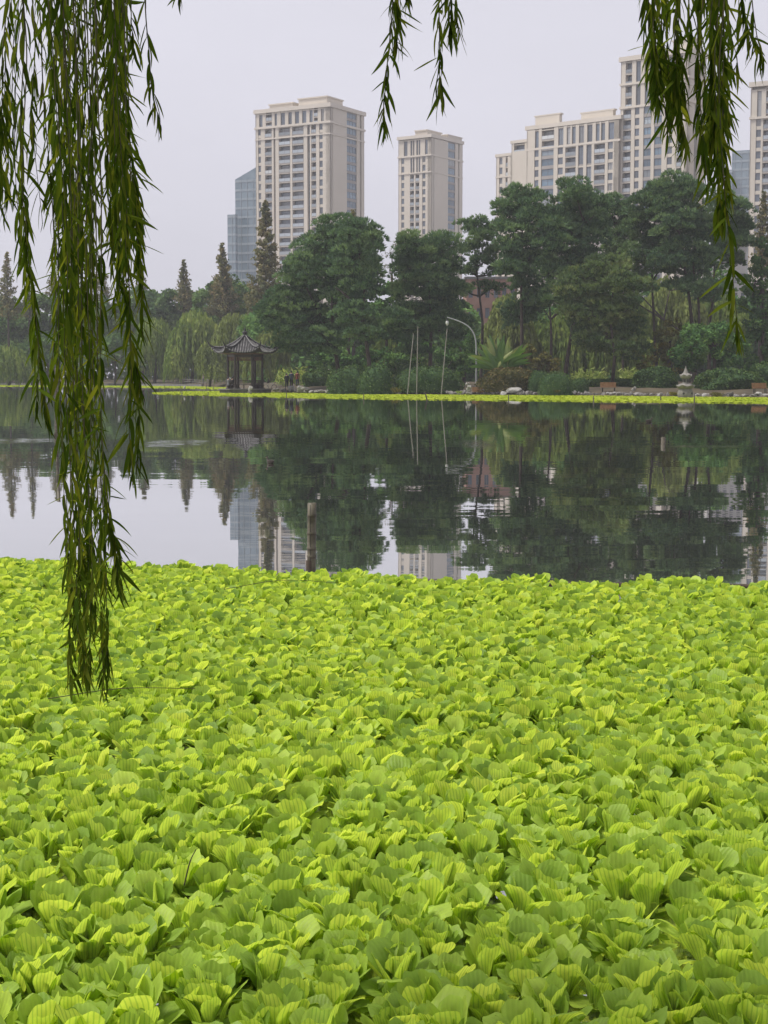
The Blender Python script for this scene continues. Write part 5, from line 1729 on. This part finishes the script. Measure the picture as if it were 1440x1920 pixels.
# ================================================================== FLOATING MATS, STAKES, BIRDS
def far_mat(name, label, inner, outer, n, thick=.09):
    """Floating mat between two photograph waterlines, given as (px, py) rows; flat sheet plus small leaves."""
    xs = np.linspace(inner[0][0], inner[-1][0], 160)
    yi = np.interp(xs, [p for p, _ in inner], [q for _, q in inner]); yo = np.interp(xs, [p for p, _ in outer], [q for _, q in outer])
    yo = yo + np.sin(xs * .35) * .2 + np.sin(xs * .11) * .25 + np.sin(xs * .83) * .12
    def wp(px, py):
        Yd = H * F / (py - 704.0)
        return np.array([fx(px, Yd), Yd])
    m = MB(); V = []
    for x, a, b in zip(xs, yi, yo):
        A, B = wp(x, a), wp(x, b)
        V += [(B[0], B[1], -.05), (B[0], B[1], thick * .6), (A[0], A[1], thick * .7), (A[0], A[1], -.05)]
    fs = [[i * 4 + j, (i + 1) * 4 + j, (i + 1) * 4 + j + 1, i * 4 + j + 1] for i in range(len(xs) - 1) for j in range(3)]
    m.add(V, np.array(fs), .5)
    u, w = RNG.uniform(0, 1, n), RNG.uniform(0, 1, n)
    pxs = xs[0] + (xs[-1] - xs[0]) * u
    A = np.stack([wp(p, np.interp(p, xs, yi)) for p in pxs]); B = np.stack([wp(p, np.interp(p, xs, yo)) for p in pxs])
    XY = A + (B - A) * w[:, None]
    P = np.concatenate([XY, (thick * .5 + RNG.uniform(-.04, .03, n))[:, None]], 1)
    leaves(m, P, .24, 2.6, .9, None)
    return kind(m.build(name, M['far_lettuce']), 'stuff', label)
far_mat("floating_water_lettuce", "yellow-green floating mat along the left shore",
        [(-300, 721.3), (0, 722.0), (125, 722.8), (250, 723.6), (350, 724.6), (424, 726.0)], [(-300, 723.3), (0, 724.4), (125, 725.3), (250, 726.6), (350, 728.0), (424, 730.0)], 9000)
far_mat("floating_water_lettuce", "yellow-green floating mat in a wedge before the pavilion and along the right shore",
        [(286, 736.6), (310, 735.4), (350, 734.2), (424, 733.6), (470, 735.0), (520, 735.5), (560, 737.2), (700, 739.4), (900, 741.2), (1100, 742.4), (1300, 744.8), (1500, 746.4), (1640, 748)],
        [(286, 737.4), (310, 738.6), (350, 740.2), (424, 741.8), (470, 743.0), (520, 744.2), (560, 745.2), (700, 747.6), (900, 750.0), (1100, 752.2), (1300, 754.3), (1500, 756.3), (1640, 758)], 26000)

STK = "thin stakes holding the far floating mats"
for px, y0, y1, lab in [(36, 717, 725, "thin stake at the mat of the left shore, nearest the left frame edge"), (226, 716, 726, "thin stake at the left shore's mat, seen just right of the willow curtain's middle"),
                        (279, 729, 737, "thin stake standing in water just off the tip of the mat wedge"), (297, 728.5, 737, "pale stake at the very tip of the mat wedge"), (309, 722.5, 736, "tall pale stake near the tip of the mat wedge"),
                        (338, 723, 738, "tall stake left of the small pale upright shape on posts"), (341, 726, 741, "dark-footed stake at the wedge's lake edge below the small pale upright shape"), (387, 719, 733, "tall stake between the left shore's mat and the wedge, below the person in pink"),
                        (390, 735.5, 742, "short stake at the wedge's lake edge, left of the pavilion"), (400, 722, 731, "stake just left of the pavilion platform"), (537, 735, 745, "stake in the mat below the leftmost walker"),
                        (682, 737.5, 748, "stake at the mat's lake edge below the slatted bench with the bushes"), (953.5, 741, 751, "stake in the mat below the large flat-topped whitish rock"), (1113, 742.5, 753, "thin stake at the mat's lake edge left of the middle bench"),
                        (1302, 738, 754.5, "tall stake in the mat at the stone lantern's right side"), (1239, 737, 752, "stake in the mat left of the stone lantern")]:
    Y = H * F / (y1 - 704.0)
    b, t = at(px, y1, Y), at(px, y0, Y)
    m = MB(); tube(m, [(b.x, Y, -.4), (t.x, Y, t.z)], [.05, .04], 6)
    tag(m.build("stake", M['bamboo'], None, True), lab, "stake", STK)
Y = H * F / (751 - 704.0)
b, t = at(801, 747, Y), at(797, 735, Y)
m = MB(); tube(m, [(b.x, Y, -.4), (b.x, Y, 0), (t.x, Y, t.z)], [.06, .06, .05], 6)
tag(m.build("stake", M['bamboo_dark'], None, True), "dark leaning stake in the far mat below the leaning poles", "stake")
Y = H * F / (832 - 704.0)
b, t = at(1243.5, 832, Y), at(1243.5, 820, Y)
m = MB(); tube(m, [(b.x, Y, -.5), (b.x, Y, t.z - .01), (b.x, Y, t.z)], [.066, .066, .05], 10)
tag(m.build("water_stake", M['bamboo'], None, True), "short pale stake stub alone in open water on the right", "stake")

def bamboo(name, label, px, y_top, y_base, r, lean_px=0, split=True, nodes=(), dark=None):
    Yb = H * F / (y_base - 704.0)
    b, t = at(px, y_base, Yb), at(px + lean_px, y_top, Yb)
    root = thing(name, label, "bamboo stake", (b.x, Yb, 0))
    A, B = Vector((b.x, Yb, -.8)), Vector((t.x, Yb, t.z))
    m = MB()
    P, R_ = [], []
    zs = sorted(nodes)
    P.append(A); R_.append(r * 1.05)
    for f_ in zs:
        z = t.z * f_
        for dz, k in ((-.016, 1.0), (-.006, 1.10), (.004, 1.10), (.012, .97)):
            P.append(A.lerp(B, (z + dz + .8) / (t.z + .8))); R_.append(r * k)
    P.append(B); R_.append(r)
    # hollow open top
    n = 14
    P += [B.copy() - Vector((0, 0, .0005)), B - Vector((0, 0, .08))]; R_ += [r * .78, r * .76]
    rings = [(p, q) for p, q in zip(P, R_)]
    V = []
    for p, q in rings:
        V += [(p.x + q * math.cos(a), p.y + q * math.sin(a), p.z) for a in np.arange(n) * 2 * PI / n]
    fs = [[i * n + k, i * n + (k + 1) % n, (i + 1) * n + (k + 1) % n, (i + 1) * n + k] for i in range(len(rings) - 1) for k in range(n)]
    m.add(V, np.array(fs))
    m.build("culm", M['bamboo'], root, True)
    m = MB()
    lathe(m, [(r * 1.04, -.7), (r * 1.04, .05), (r * 1.02, .09)], (b.x, Yb, 0), n); m.build("wet_foot", M['bamboo_dark'], root, True)
    if split:
        m = MB(); box(m, (b.x + r * .05, Yb - r * .985, t.z * .55), (r * .10, r * .06, t.z * .86)); m.build("crack", M['iron'], root)
    for f_ in zs:
        m = MB(); p = A.lerp(B, (t.z * f_ - .022 + .8) / (t.z + .8)); tube(m, [p, p + Vector((0, 0, .012))], r * 1.03, n); m.build("node_ring", M['bamboo_dark'], root, True)
bamboo("bamboo_stake", "stout weathered bamboo stake standing at the mat's far edge in the lake", 582, 943, 1068, .046, 3, True, (.20, .32, .55, .82))
bamboo("bamboo_stake", "tall thin bamboo stake in the lake behind the willow curtain", 104, 690, 817, .055, 2, False, (.06, .3, .5, .7))

def bird(label, px, py, s, rz):
    Y = H * F / (py - 704.0)
    b = at(px, py, Y)
    root = thing("water_bird", label, "water bird", (0, 0, 0))
    m = MB()
    # body lofted along its length, then neck, head
    tube(m, [(-.17, 0, .07), (-.12, 0, .055), (-.05, 0, .045), (.03, 0, .045), (.09, 0, .06), (.115, 0, .11), (.115, 0, .16), (.135, 0, .185), (.165, 0, .18)],
         [.01, .045, .07, .072, .05, .028, .026, .034, .014], 10)
    m.build("body", M['duck'], root, True)
    m = MB(); tube(m, [(.16, 0, .18), (.205, 0, .172)], [.011, .003], 6); m.build("bill", M['bill'], root, True)
    for sy in (-1, 1):
        m = MB(); tube(m, [(.06, sy * .05, .07), (-.04, sy * .062, .085), (-.15, sy * .02, .09)], [.012, .03, .004], 7); m.build("wing", M['duck'], root, True)
    root.location = (b.x, Y, 0); root.scale = (s, s, s); root.rotation_euler = (0, 0, rz)
bird("small dark water bird swimming on the left half of the open lake", 506.5, 868, .72, 2.4)
bird("tiny dark water bird far off on the right half of the lake", 1217, 791, 1.0, .3)

# bamboo boom along the far edge of the near mat
e0, e1 = (-1200, 1043), (1900, 1089)
def boom_pt(px):
    py = np.interp(px, [-1200, 0, 300, 585, 900, 1440, 2400], [1040, 1072, 1081, 1090, 1101, 1108, 1120])
    Yd = H * F / (py - 704.0)
    return Vector((fx(px, Yd, .985), Yd, .03))
root = thing("floating_boom", "dark bamboo boom holding back the near mat's far edge", "boom", (0, boom_pt(720).y, 0))
for a, b in ((-700, -60), (-70, 420), (410, 905), (885, 1300), (1290, 2100)):
    m = MB(); P = [boom_pt(p) for p in np.linspace(a, b, 6)]
    tube(m, P, .026, 8); m.build("boom_section", M['bamboo_dark'], root, True)
# ================================================================== NEAR MAT OF WATER LETTUCE
def lettuce_leaf(r, L, W, nu, nv, curl, cup, pleat):
    """A spatulate leaf, base at the origin, growing along +y, upper face towards +z; the tip arches back."""
    us = np.linspace(-1, 1, nu); vs = np.linspace(0, 1, nv) ** .85
    ph = r.uniform(0, 6.28)
    notch = r.uniform(.02, .09)
    V, UV = [], []
    wav = r.uniform(.006, .018)
    for v in vs:
        w = W * (.20 + .80 * min(1, v / .72) ** .9)
        th = curl * v ** 2.2
        for u in us:
            rim = .19 * abs(u) ** 2.6 * v ** 2 + notch * math.exp(-(u / .28) ** 2) * v ** 6 + wav * 2.2 * math.sin(5 * u + ph) * v ** 4
            vv = v - rim
            y = L * vv * (math.cos(th * .5))
            z = -L * vv * math.sin(th * .5)
            x = w * u * (1 - .10 * cup * v)
            z += cup * W * u * u * (.75 - .55 * v) + pleat * math.cos(u * PI * 5) * v * (1 - .4 * abs(u)) + wav * math.sin(3.1 * u + ph) * v ** 2
            V.append((x, y, z)); UV.append((u * .5 + .5, v))
    Fs = [[i * nu + j, i * nu + j + 1, (i + 1) * nu + j + 1, (i + 1) * nu + j] for i in range(nv - 1) for j in range(nu - 1)]
    return np.array(V), np.array(Fs), np.array(UV)

def rosette_spec(r, scale):
    """Leaves of one plant: (variant, size, azimuth, elevation, roll, radius)."""
    out = []
    n = r.integers(9, 12)
    a0 = r.uniform(0, 6.28)
    for i in range(n):
        f = i / (n - 1)                                 # 0 innermost, 1 outermost
        az = a0 + i * 2.39996 + r.normal() * .15
        el = math.radians(88 - 19 * f ** 1.4 + r.normal() * 7)
        sz = scale * (.60 + .48 * math.sin(PI * (.18 + .62 * f))) * r.uniform(.86, 1.14)
        out.append((int(r.integers(10)), sz, az, el, r.normal() * .16, .006 + .034 * f))
    for i in range(3):                                  # low outermost leaves lying over the water
        out.append((int(r.integers(10)), scale * r.uniform(.75, 1.0), a0 + i * 2.1 + r.normal() * .3, math.radians(r.uniform(10, 34)), r.normal() * .1, .03))
    return out

def leaf_matrix(sz, az, el, roll, rad):
    # local: y along the leaf, z upper face. Turn so the leaf rises outwards with its upper face towards the centre.
    R = Matrix.Rotation(az - PI / 2, 4, 'Z') @ Matrix.Translation((0, rad, 0)) @ Matrix.Rotation(el, 4, 'X') @ Matrix.Rotation(roll, 4, 'Y')
    return R @ Matrix.Scale(sz, 4)

lr = np.random.default_rng(21)
HI, LO, LO2, LO3 = [], [], [], []
for k in range(10):
    L, W = 1.0, lr.uniform(.26, .37)
    cu, cp, pl = [.02, .08, .15, .3, .6, .05, .1, .2, .35, .8][k], lr.uniform(.25, .8), 0.0015
    seed = int(lr.integers(1e6))
    tint = lr.uniform(.05, .95)
    hi = lettuce_leaf(np.random.default_rng(seed), L, W, 13, 8, cu, cp, pl)
    lo = lettuce_leaf(np.random.default_rng(seed), L, W, 7, 5, cu, cp, pl * .5)
    m = MB(); m.add(hi[0], hi[1], tint, 0, hi[2])
    HI.append(m.mesh("leaf", M['lettuce'], True))
    LO.append(lo)
    LO2.append(lettuce_leaf(np.random.default_rng(seed), L, W, 6, 4, cu, cp, 0))
    LO3.append(lettuce_leaf(np.random.default_rng(seed), L, W, 5, 3, cu, cp, 0))

MAT_EDGE_PX = [-1200, 0, 300, 585, 700, 900, 1440, 2600]
MAT_EDGE_PY = [1012, 1041, 1050, 1062, 1068, 1077, 1081, 1090]
def mat_limit(px):
    py = np.interp(px, MAT_EDGE_PX, MAT_EDGE_PY)
    return (H - .15) * F / (py - 704.0) - .10 + .16 * math.sin(px * .021) + .10 * math.sin(px * .057 + 1)

pr = np.random.default_rng(5)
S0 = .166
plants = []
row = 0
y = 3.3
while y < 17.5:
    half = y * .255 + 2.7
    x = -half + (S0 * .5 if row % 2 else 0)
    while x < half:
        jx, jy = x + pr.normal() * .05, y + pr.normal() * .05
        px = 720 + jx / jy * F / .985
        if jy < mat_limit(px):
            plants.append((jx, jy))
        x += S0
    y += S0 * .866
    row += 1
def vis(p):
    x, y_ = p
    t = at(720, 0, y_)
    inside = abs(x) < y_ * .2497 + .05 and y_ > 4.15
    return (0 if inside else 1, y_)
plants.sort(key=vis)
NEAR = plants[:300]
REST = plants[300:]
GRP = "water lettuce plants nearest the camera"
bud_me = []
for k in range(4):
    r = np.random.default_rng(100 + k)
    m = MB()
    for i in range(4):                                  # the furled young leaves at the heart, and the root crown
        h = LO[r.integers(10)]
        Mx = np.array(leaf_matrix(r.uniform(.055, .085), i * 1.6 + r.uniform(0, .5), math.radians(r.uniform(74, 88)), 0, .004))
        m.add(h[0] @ Mx[:3, :3].T + Mx[:3, 3], h[1], r.uniform(.5, 1), 0, h[2])
    lathe(m, [(.008, -.06), (.022, -.02), (.026, .004), (.012, .014)], (0, 0, 0), 7, .1)
    bud_me.append(m.mesh("water_lettuce", M['lettuce'], True))
for i, (x, y_) in enumerate(NEAR):
    r = np.random.default_rng(1000 + i)
    o = bpy.data.objects.new("water_lettuce", bud_me[i % 4])
    COL.objects.link(o)
    o.location = (x, y_, .01)
    o['label'] = "bright green ribbed water lettuce rosette floating in the near part of the mat"
    o['category'] = "water lettuce"
    o['group'] = GRP
    tilt = Matrix.Rotation(r.normal() * .10, 4, 'X') @ Matrix.Rotation(r.normal() * .10, 4, 'Y')
    for (vi, sz, az, el, ro, rad) in rosette_spec(r, r.uniform(.115, .170)):
        l = bpy.data.objects.new("leaf", HI[vi])
        COL.objects.link(l)
        l.parent = o
        l.matrix_local = tilt @ leaf_matrix(sz, az, el, ro, rad)
m = MB()
for i, (x, y_) in enumerate(REST):
    r = np.random.default_rng(9000 + i)
    away = abs(x) - y_ * .2497
    spec = rosette_spec(r, r.uniform(.115, .170) * (1 - .14 * min(1, max(0, (y_ - 7) / 6))))
    src = LO if y_ < 9 and away < .3 else LO2
    if away > .5:                                       # beyond the frame: the same plants, more simply cut
        src, spec = LO3, spec[2:7] + spec[-2:]
    elif y_ > 11:
        spec = spec[1:-2]
    for (vi, sz, az, el, ro, rad) in spec:
        h = src[vi]
        Mx = np.array(leaf_matrix(sz, az, el + r.normal() * .1, ro, rad))
        m.add(h[0] @ Mx[:3, :3].T + Mx[:3, 3] + np.array([x, y_, .01]), h[1], np.clip(r.uniform(0, 1.35), 0, 1.4), 0, h[2])
kind(m.build("water_lettuce_mat", M['lettuce'], None, True), 'stuff', "dense mat of water lettuce filling the lake from mid-distance to its far edge")

# dark litter and stray twigs caught in the mat
for px, py, ln, az, bend, lab in ((345, 1660, .13, 1.25, .02, "thin brown dead twig standing in the mat, left of the picture's middle"), (420, 1105, .95, .12, .05, "long thin dead twig lying on the far part of the mat"), (90, 1310, .8, .03, .03, "long thin dead twig lying across the mat below the willow's tips")):
    Y = (H - .2) * F / (py - 704.0) * .985
    p = at(px, py, Y)
    m = MB()
    d = Vector((math.cos(az), .2, math.sin(az) if az > 1 else .03))
    tube(m, curve_pts([p, p + d * ln * .5 + Vector((0, 0, bend)), p + d * ln], 9), [.0028] * 5 + [.002] * 4, 5)
    tag(m.build("dead_twig", M['twig'], None, True), lab, "twig")

# ================================================================== OVERHANGING WILLOW
def willow_leaf_mesh(k):
    r = np.random.default_rng(300 + k)
    n = 9
    W = r.uniform(.052, .074)
    bend = r.uniform(-.6, .6); arch = r.uniform(-.2, .75); tw = r.uniform(-.9, .9)
    V = []
    for i in range(n):
        t = i / (n - 1)
        w = W * (math.sin(PI * min(1, t ** .72)) ** .8 if 0 < t < 1 else .02)
        x = bend * t * t * .5; zc = -arch * t * t * .5; a = tw * t
        for s in (-1, 0, 1):
            V.append((x + s * w * math.cos(a), t, zc + abs(s) * w * .32 + s * w * math.sin(a)))
    Fs = [[i * 3 + j, i * 3 + j + 1, (i + 1) * 3 + j + 1, (i + 1) * 3 + j] for i in range(n - 1) for j in range(2)]
    return np.array(V), np.array(Fs), r.uniform(.1, .9)
WL = [willow_leaf_mesh(k) for k in range(8)]
WL_ME = []
for V, Fs, t in WL:
    m = MB(); m.add(V, Fs, t); WL_ME.append(m.mesh("leaf", M['willow_leaf'], True))

wr = np.random.default_rng(77)
STRANDS = []          # (pixel polyline, distance, leafy from, spacing factor, leaf scale)
def strand(pts, Y, start=-1e9, dens=1.0, sc=1.0):
    STRANDS.append((pts, Y, start, dens, sc))
def jit(pts, s):
    o = wr.normal() * s
    return [(x + o + wr.normal() * 3, y) for x, y in pts]
# ---- left curtain
strand([(-2, -250), (4, 120), (2, 250), (-4, 400)], 4.1)
strand([(10, -250), (10, 100), (6, 240), (0, 360)], 4.3)
strand([(26, -250), (24, 100), (18, 260), (8, 420)], 4.5, -1e9, .7)
strand([(52, -250), (46, 60), (38, 260), (46, 420), (60, 540), (72, 650), (68, 770)], 4.0, -1e9, 1.0, 1.05)
strand([(60, -250), (50, 120), (42, 300), (50, 430), (62, 560), (76, 690), (88, 790)], 4.2, 250, .9, 1.05)
strand([(36, -250), (30, 120), (28, 300), (38, 440), (52, 560)], 4.4, -1e9, .7)
strand([(70, -250), (66, 80), (60, 220), (80, 420)], 4.4, -1e9, .8)
for i in range(11):
    x0 = 84 + i * 9.6
    strand(jit([(x0, -260), (x0 + 2, 100), (100 + i * 7, 400), (112 + i * 5.5, 700), (128 + i * 5.0, 1000), (134 + i * 4.5, 1060 + wr.uniform(-120, 170))], 5), wr.uniform(4.1, 4.9), -1e9, .95)
for i in range(7):
    x0 = 96 + i * 13
    strand(jit([(x0, -260), (x0 - 2, 150), (112 + i * 9, 420), (122 + i * 8, wr.uniform(560, 860))], 6), wr.uniform(4.0, 5.0), -1e9, .95, 1.05)
for i in range(6):
    strand(jit([(126 + i * 9, -260), (132 + i * 8, 300), (132 + i * 9, 700), (136 + i * 12, 1000), (128 + i * 15, 1180), (134 + i * 14, 1215 + wr.uniform(0, 95))], 3), wr.uniform(4.2, 4.7), -1e9, .95, .92)
for i in range(11):
    x0 = 199 + i * 3.4
    strand(jit([(x0, -260), (x0 + 2, 120), (208 + i * 4, 330), (214 + i * 5, 480 + wr.uniform(-60, 160))], 4), wr.uniform(4.0, 4.8), -1e9, 1.1)
strand([(236, -260), (236, 200), (238, 420), (243, 560), (246, 700), (242, 800), (250, 905)], 4.1, -1e9, .95)
strand([(228, -260), (226, 220), (232, 420), (240, 600), (252, 720), (262, 800), (254, 890)], 4.3, -1e9, .95)
strand([(222, -260), (218, 220), (226, 460), (244, 640), (258, 700), (264, 745)], 4.2, -1e9, .95)
strand([(240, -260), (244, 300), (256, 440), (266, 540), (268, 640)], 4.5, 150, .9)
strand([(184, -260), (190, 400), (188, 700), (198, 930), (212, 1010), (222, 1100)], 4.1, 300, 1.1, .95)
strand([(176, -260), (180, 400), (186, 760), (206, 960), (222, 1040), (226, 1110)], 4.3, 500, 1.0, .9)
strand([(266, -260), (272, 0), (279, 90), (284, 160), (292, 200), (301, 235)], 4.4, -1e9, .62, .92)
strand([(250, -260), (246, 0), (248, 60), (252, 110)], 4.5, -1e9, .7)
strand([(150, -260), (146, 300), (120, 480), (104, 620), (98, 680), (96, 742)], 4.6, 560, .5, .9)
# ---- two small sprigs
strand([(742, -260), (738, -40), (734, 40), (727, 110), (722, 170), (719, 210), (721, 236)], 4.2, -1e9, .92, .95)
strand([(752, -260), (748, -40), (744, 40), (742, 95)], 4.25, -1e9, 1.3, .9)
strand([(762, -260), (762, -60), (766, 5)], 4.3, -1e9, .9, .8)
strand([(820, -260), (822, -40), (824, 60), (824, 120), (826, 160), (832, 186)], 4.3, -1e9, .78, .95)
strand([(838, -260), (842, -40), (846, 25), (843, 55)], 4.2, -1e9, 1.0, .9)
strand([(852, -260), (854, -30), (857, 40), (862, 62)], 4.3, -1e9, .7, .75)
strand([(334, -260), (336, -40), (338, -8)], 4.4, -1e9, .8, .6)
# ---- right pair
for i in range(8):
    x0 = 1214 + i * 8
    strand(jit([(x0, -260), (x0 + 3, 40), (x0 + 8, 130), (1238 + i * 6, 180 + wr.uniform(-30, 90))], 4), wr.uniform(4.0, 4.7), -1e9, 1.05, .95)
strand([(1270, -260), (1268, 120), (1272, 190), (1280, 250), (1288, 285)], 4.2, -1e9, .9, .9)
strand([(1264, -260), (1264, 100), (1272, 200), (1284, 262)], 4.1, -1e9, .9)
strand([(1222, -260), (1212, -10), (1216, 28)], 4.4, -1e9, .8)
for i in range(10):
    x0 = 1310 + i * 5
    strand(jit([(x0, -260), (x0 + 4, 60), (1322 + i * 4, 200), (1330 + i * 3.5, 240 + wr.uniform(-40, 150))], 4), wr.uniform(4.0, 4.7), -1e9, 1.05)
strand([(1336, -260), (1340, 120), (1344, 250), (1348, 350), (1352, 430)], 4.1, -1e9, 1.0)
strand([(1344, -260), (1348, 140), (1352, 260), (1358, 350), (1364, 420), (1372, 500), (1380, 580), (1386, 640)], 4.05, -1e9, .85, 1.05)
strand([(1350, -260), (1352, 120), (1360, 300), (1366, 350)], 4.3, -1e9, .9)
strand([(1290, -260), (1292, 0), (1296, 80)], 4.4, -1e9, .6, .9)
strand([(1378, -260), (1388, -20), (1400, 40), (1412, 85)], 4.3, -1e9, .9)
strand([(1400, -260), (1408, -30), (1418, 60), (1426, 92), (1431, 108)], 4.2, -1e9, .45, .95)
strand([(1366, -260), (1362, -30), (1370, 60), (1382, 110), (1378, 130)], 4.4, -1e9, .4, .9)

TIP_Z = at(720, -260, 4.4).z
wroot = thing("willow_tree", "overhanging willow with long leafy strands hanging in front of the lake and sky", "willow tree", (-3.4, .4, .4))
mt = MB()
tube(mt, curve_pts([(-3.4, .4, .35), (-3.3, .5, 1.4), (-3.0, .9, 2.6), (-2.4, 1.8, 3.6)], 14), np.linspace(.30, .16, 14), 10)
mt.build("trunk", M['bark'], wroot, True)
mt = MB()
tube(mt, curve_pts([(-2.4, 1.8, 3.6), (-1.7, 3.2, 4.2), (-.6, 4.2, 4.35), (.6, 4.4, 4.4), (1.8, 4.4, 4.3)], 24), np.linspace(.15, .04, 24), 8)
tube(mt, curve_pts([(-1.7, 3.2, 4.2), (-1.3, 4.3, 4.1), (-1.0, 4.8, 4.0)], 10), np.linspace(.08, .03, 10), 7)
mt.build("bough", M['bark'], wroot, True)
BOUGH = [(-1.7, 3.2, 4.2), (-1.3, 4.0, 4.22), (-.6, 4.2, 4.35), (0, 4.3, 4.38), (.6, 4.4, 4.4), (1.2, 4.4, 4.35), (1.8, 4.4, 4.3)]

ALL_LEAVES = []
for si, (pts, Y, start, dens, sc) in enumerate(STRANDS):
    P3 = [at(x, y_, Y) for x, y_ in pts]
    top = min(BOUGH, key=lambda b: abs(b[0] - P3[0].x) + .2 * abs(b[1] - Y))
    P3 = [Vector(top)] + P3 if P3[0].z < top[2] else P3
    n = max(14, int(sum((b - a).length for a, b in zip(P3[:-1], P3[1:])) / .03))
    c = curve_pts(P3, n)
    m = MB()
    tube(m, c, np.linspace(.0022, .0008, n), 4, .5, cap=False)
    tw = m.build("hanging_branch", M['twig'], wroot)
    k = 0.0
    side = 1
    zstart = at(720, start, Y).z if start > -1e8 else 1e9
    for i in range(2, n - 1):
        k += .03 * dens / .028
        ext = 1 if i < n - 6 else 1
        while k >= 1:
            k -= 1
            p = c[i]
            if p.z > zstart or p.z > 3.42:
                continue
            side = -side
            az = wr.uniform(0, 2 * PI) if wr.uniform() < .35 else (0 if side > 0 else PI) + wr.normal() * .75
            tip = (n - i) / n
            L = .086 * sc * wr.uniform(.62, 1.22) * (.72 if i > n - 5 else 1)
            drop = math.radians(wr.uniform(4, 30) if wr.uniform() < .86 else wr.uniform(34, 75))
            d = Vector((math.cos(az) * math.sin(drop), math.sin(az) * math.sin(drop), -math.cos(drop)))
            # the leaf's own frame: y along it, z roughly away from the stem
            up = Vector((math.cos(az + wr.normal() * .6), math.sin(az + wr.normal() * .6), .4))
            x_ = d.cross(up)
            x_.normalize()
            z_ = x_.cross(d)
            R = Matrix((x_, d, z_)).transposed().to_4x4()
            ALL_LEAVES.append((p.y + wr.uniform(0, .1), Matrix.Translation(p) @ R @ Matrix.Scale(L, 4), int(wr.integers(8)), tw, p))
def in_frame(p):
    d = p.y
    py = 960 - ((p.z - H) / d + math.tan(PITCH)) * F
    return -20 < py < 1920 and abs(p.x) < .26 * d
ALL_LEAVES.sort(key=lambda q: (not in_frame(q[4]), q[0]))
for (yy, Mx, k, tw, p) in ALL_LEAVES[:300]:
    o = bpy.data.objects.new("leaf", WL_ME[k])
    COL.objects.link(o)
    o.parent = tw
    o.matrix_parent_inverse = Matrix()
    o.matrix_basis = PINV[wroot.name].inverted() @ Matrix() if False else Mx
m = MB()
for (yy, Mx, k, tw, p) in ALL_LEAVES[300:]:
    A = np.array(Mx)
    V, Fs, t = WL[k]
    m.add(V @ A[:3, :3].T + A[:3, 3], Fs, np.clip(t + wr.normal() * .2, 0, 1))
fo = m.build("foliage", M['willow_leaf'], wroot, True)
fo['kind'] = 'stuff'

# ================================================================== HAZE
hm, hnt, hout = new_mat("thin grey haze")
pv = hnt.nodes.new('ShaderNodeVolumePrincipled')
pv.inputs['Color'].default_value = (.93, .94, 1.0, 1)
pv.inputs['Density'].default_value = HAZE_DENSITY
hnt.links.new(pv.outputs[0], hout.inputs['Volume'])
m = MB()
box(m, (0, 430, 64), (1100, 980, 132.6))
kind(m.build("haze", hm), 'stuff', "thin grey haze over the lake and the towers")
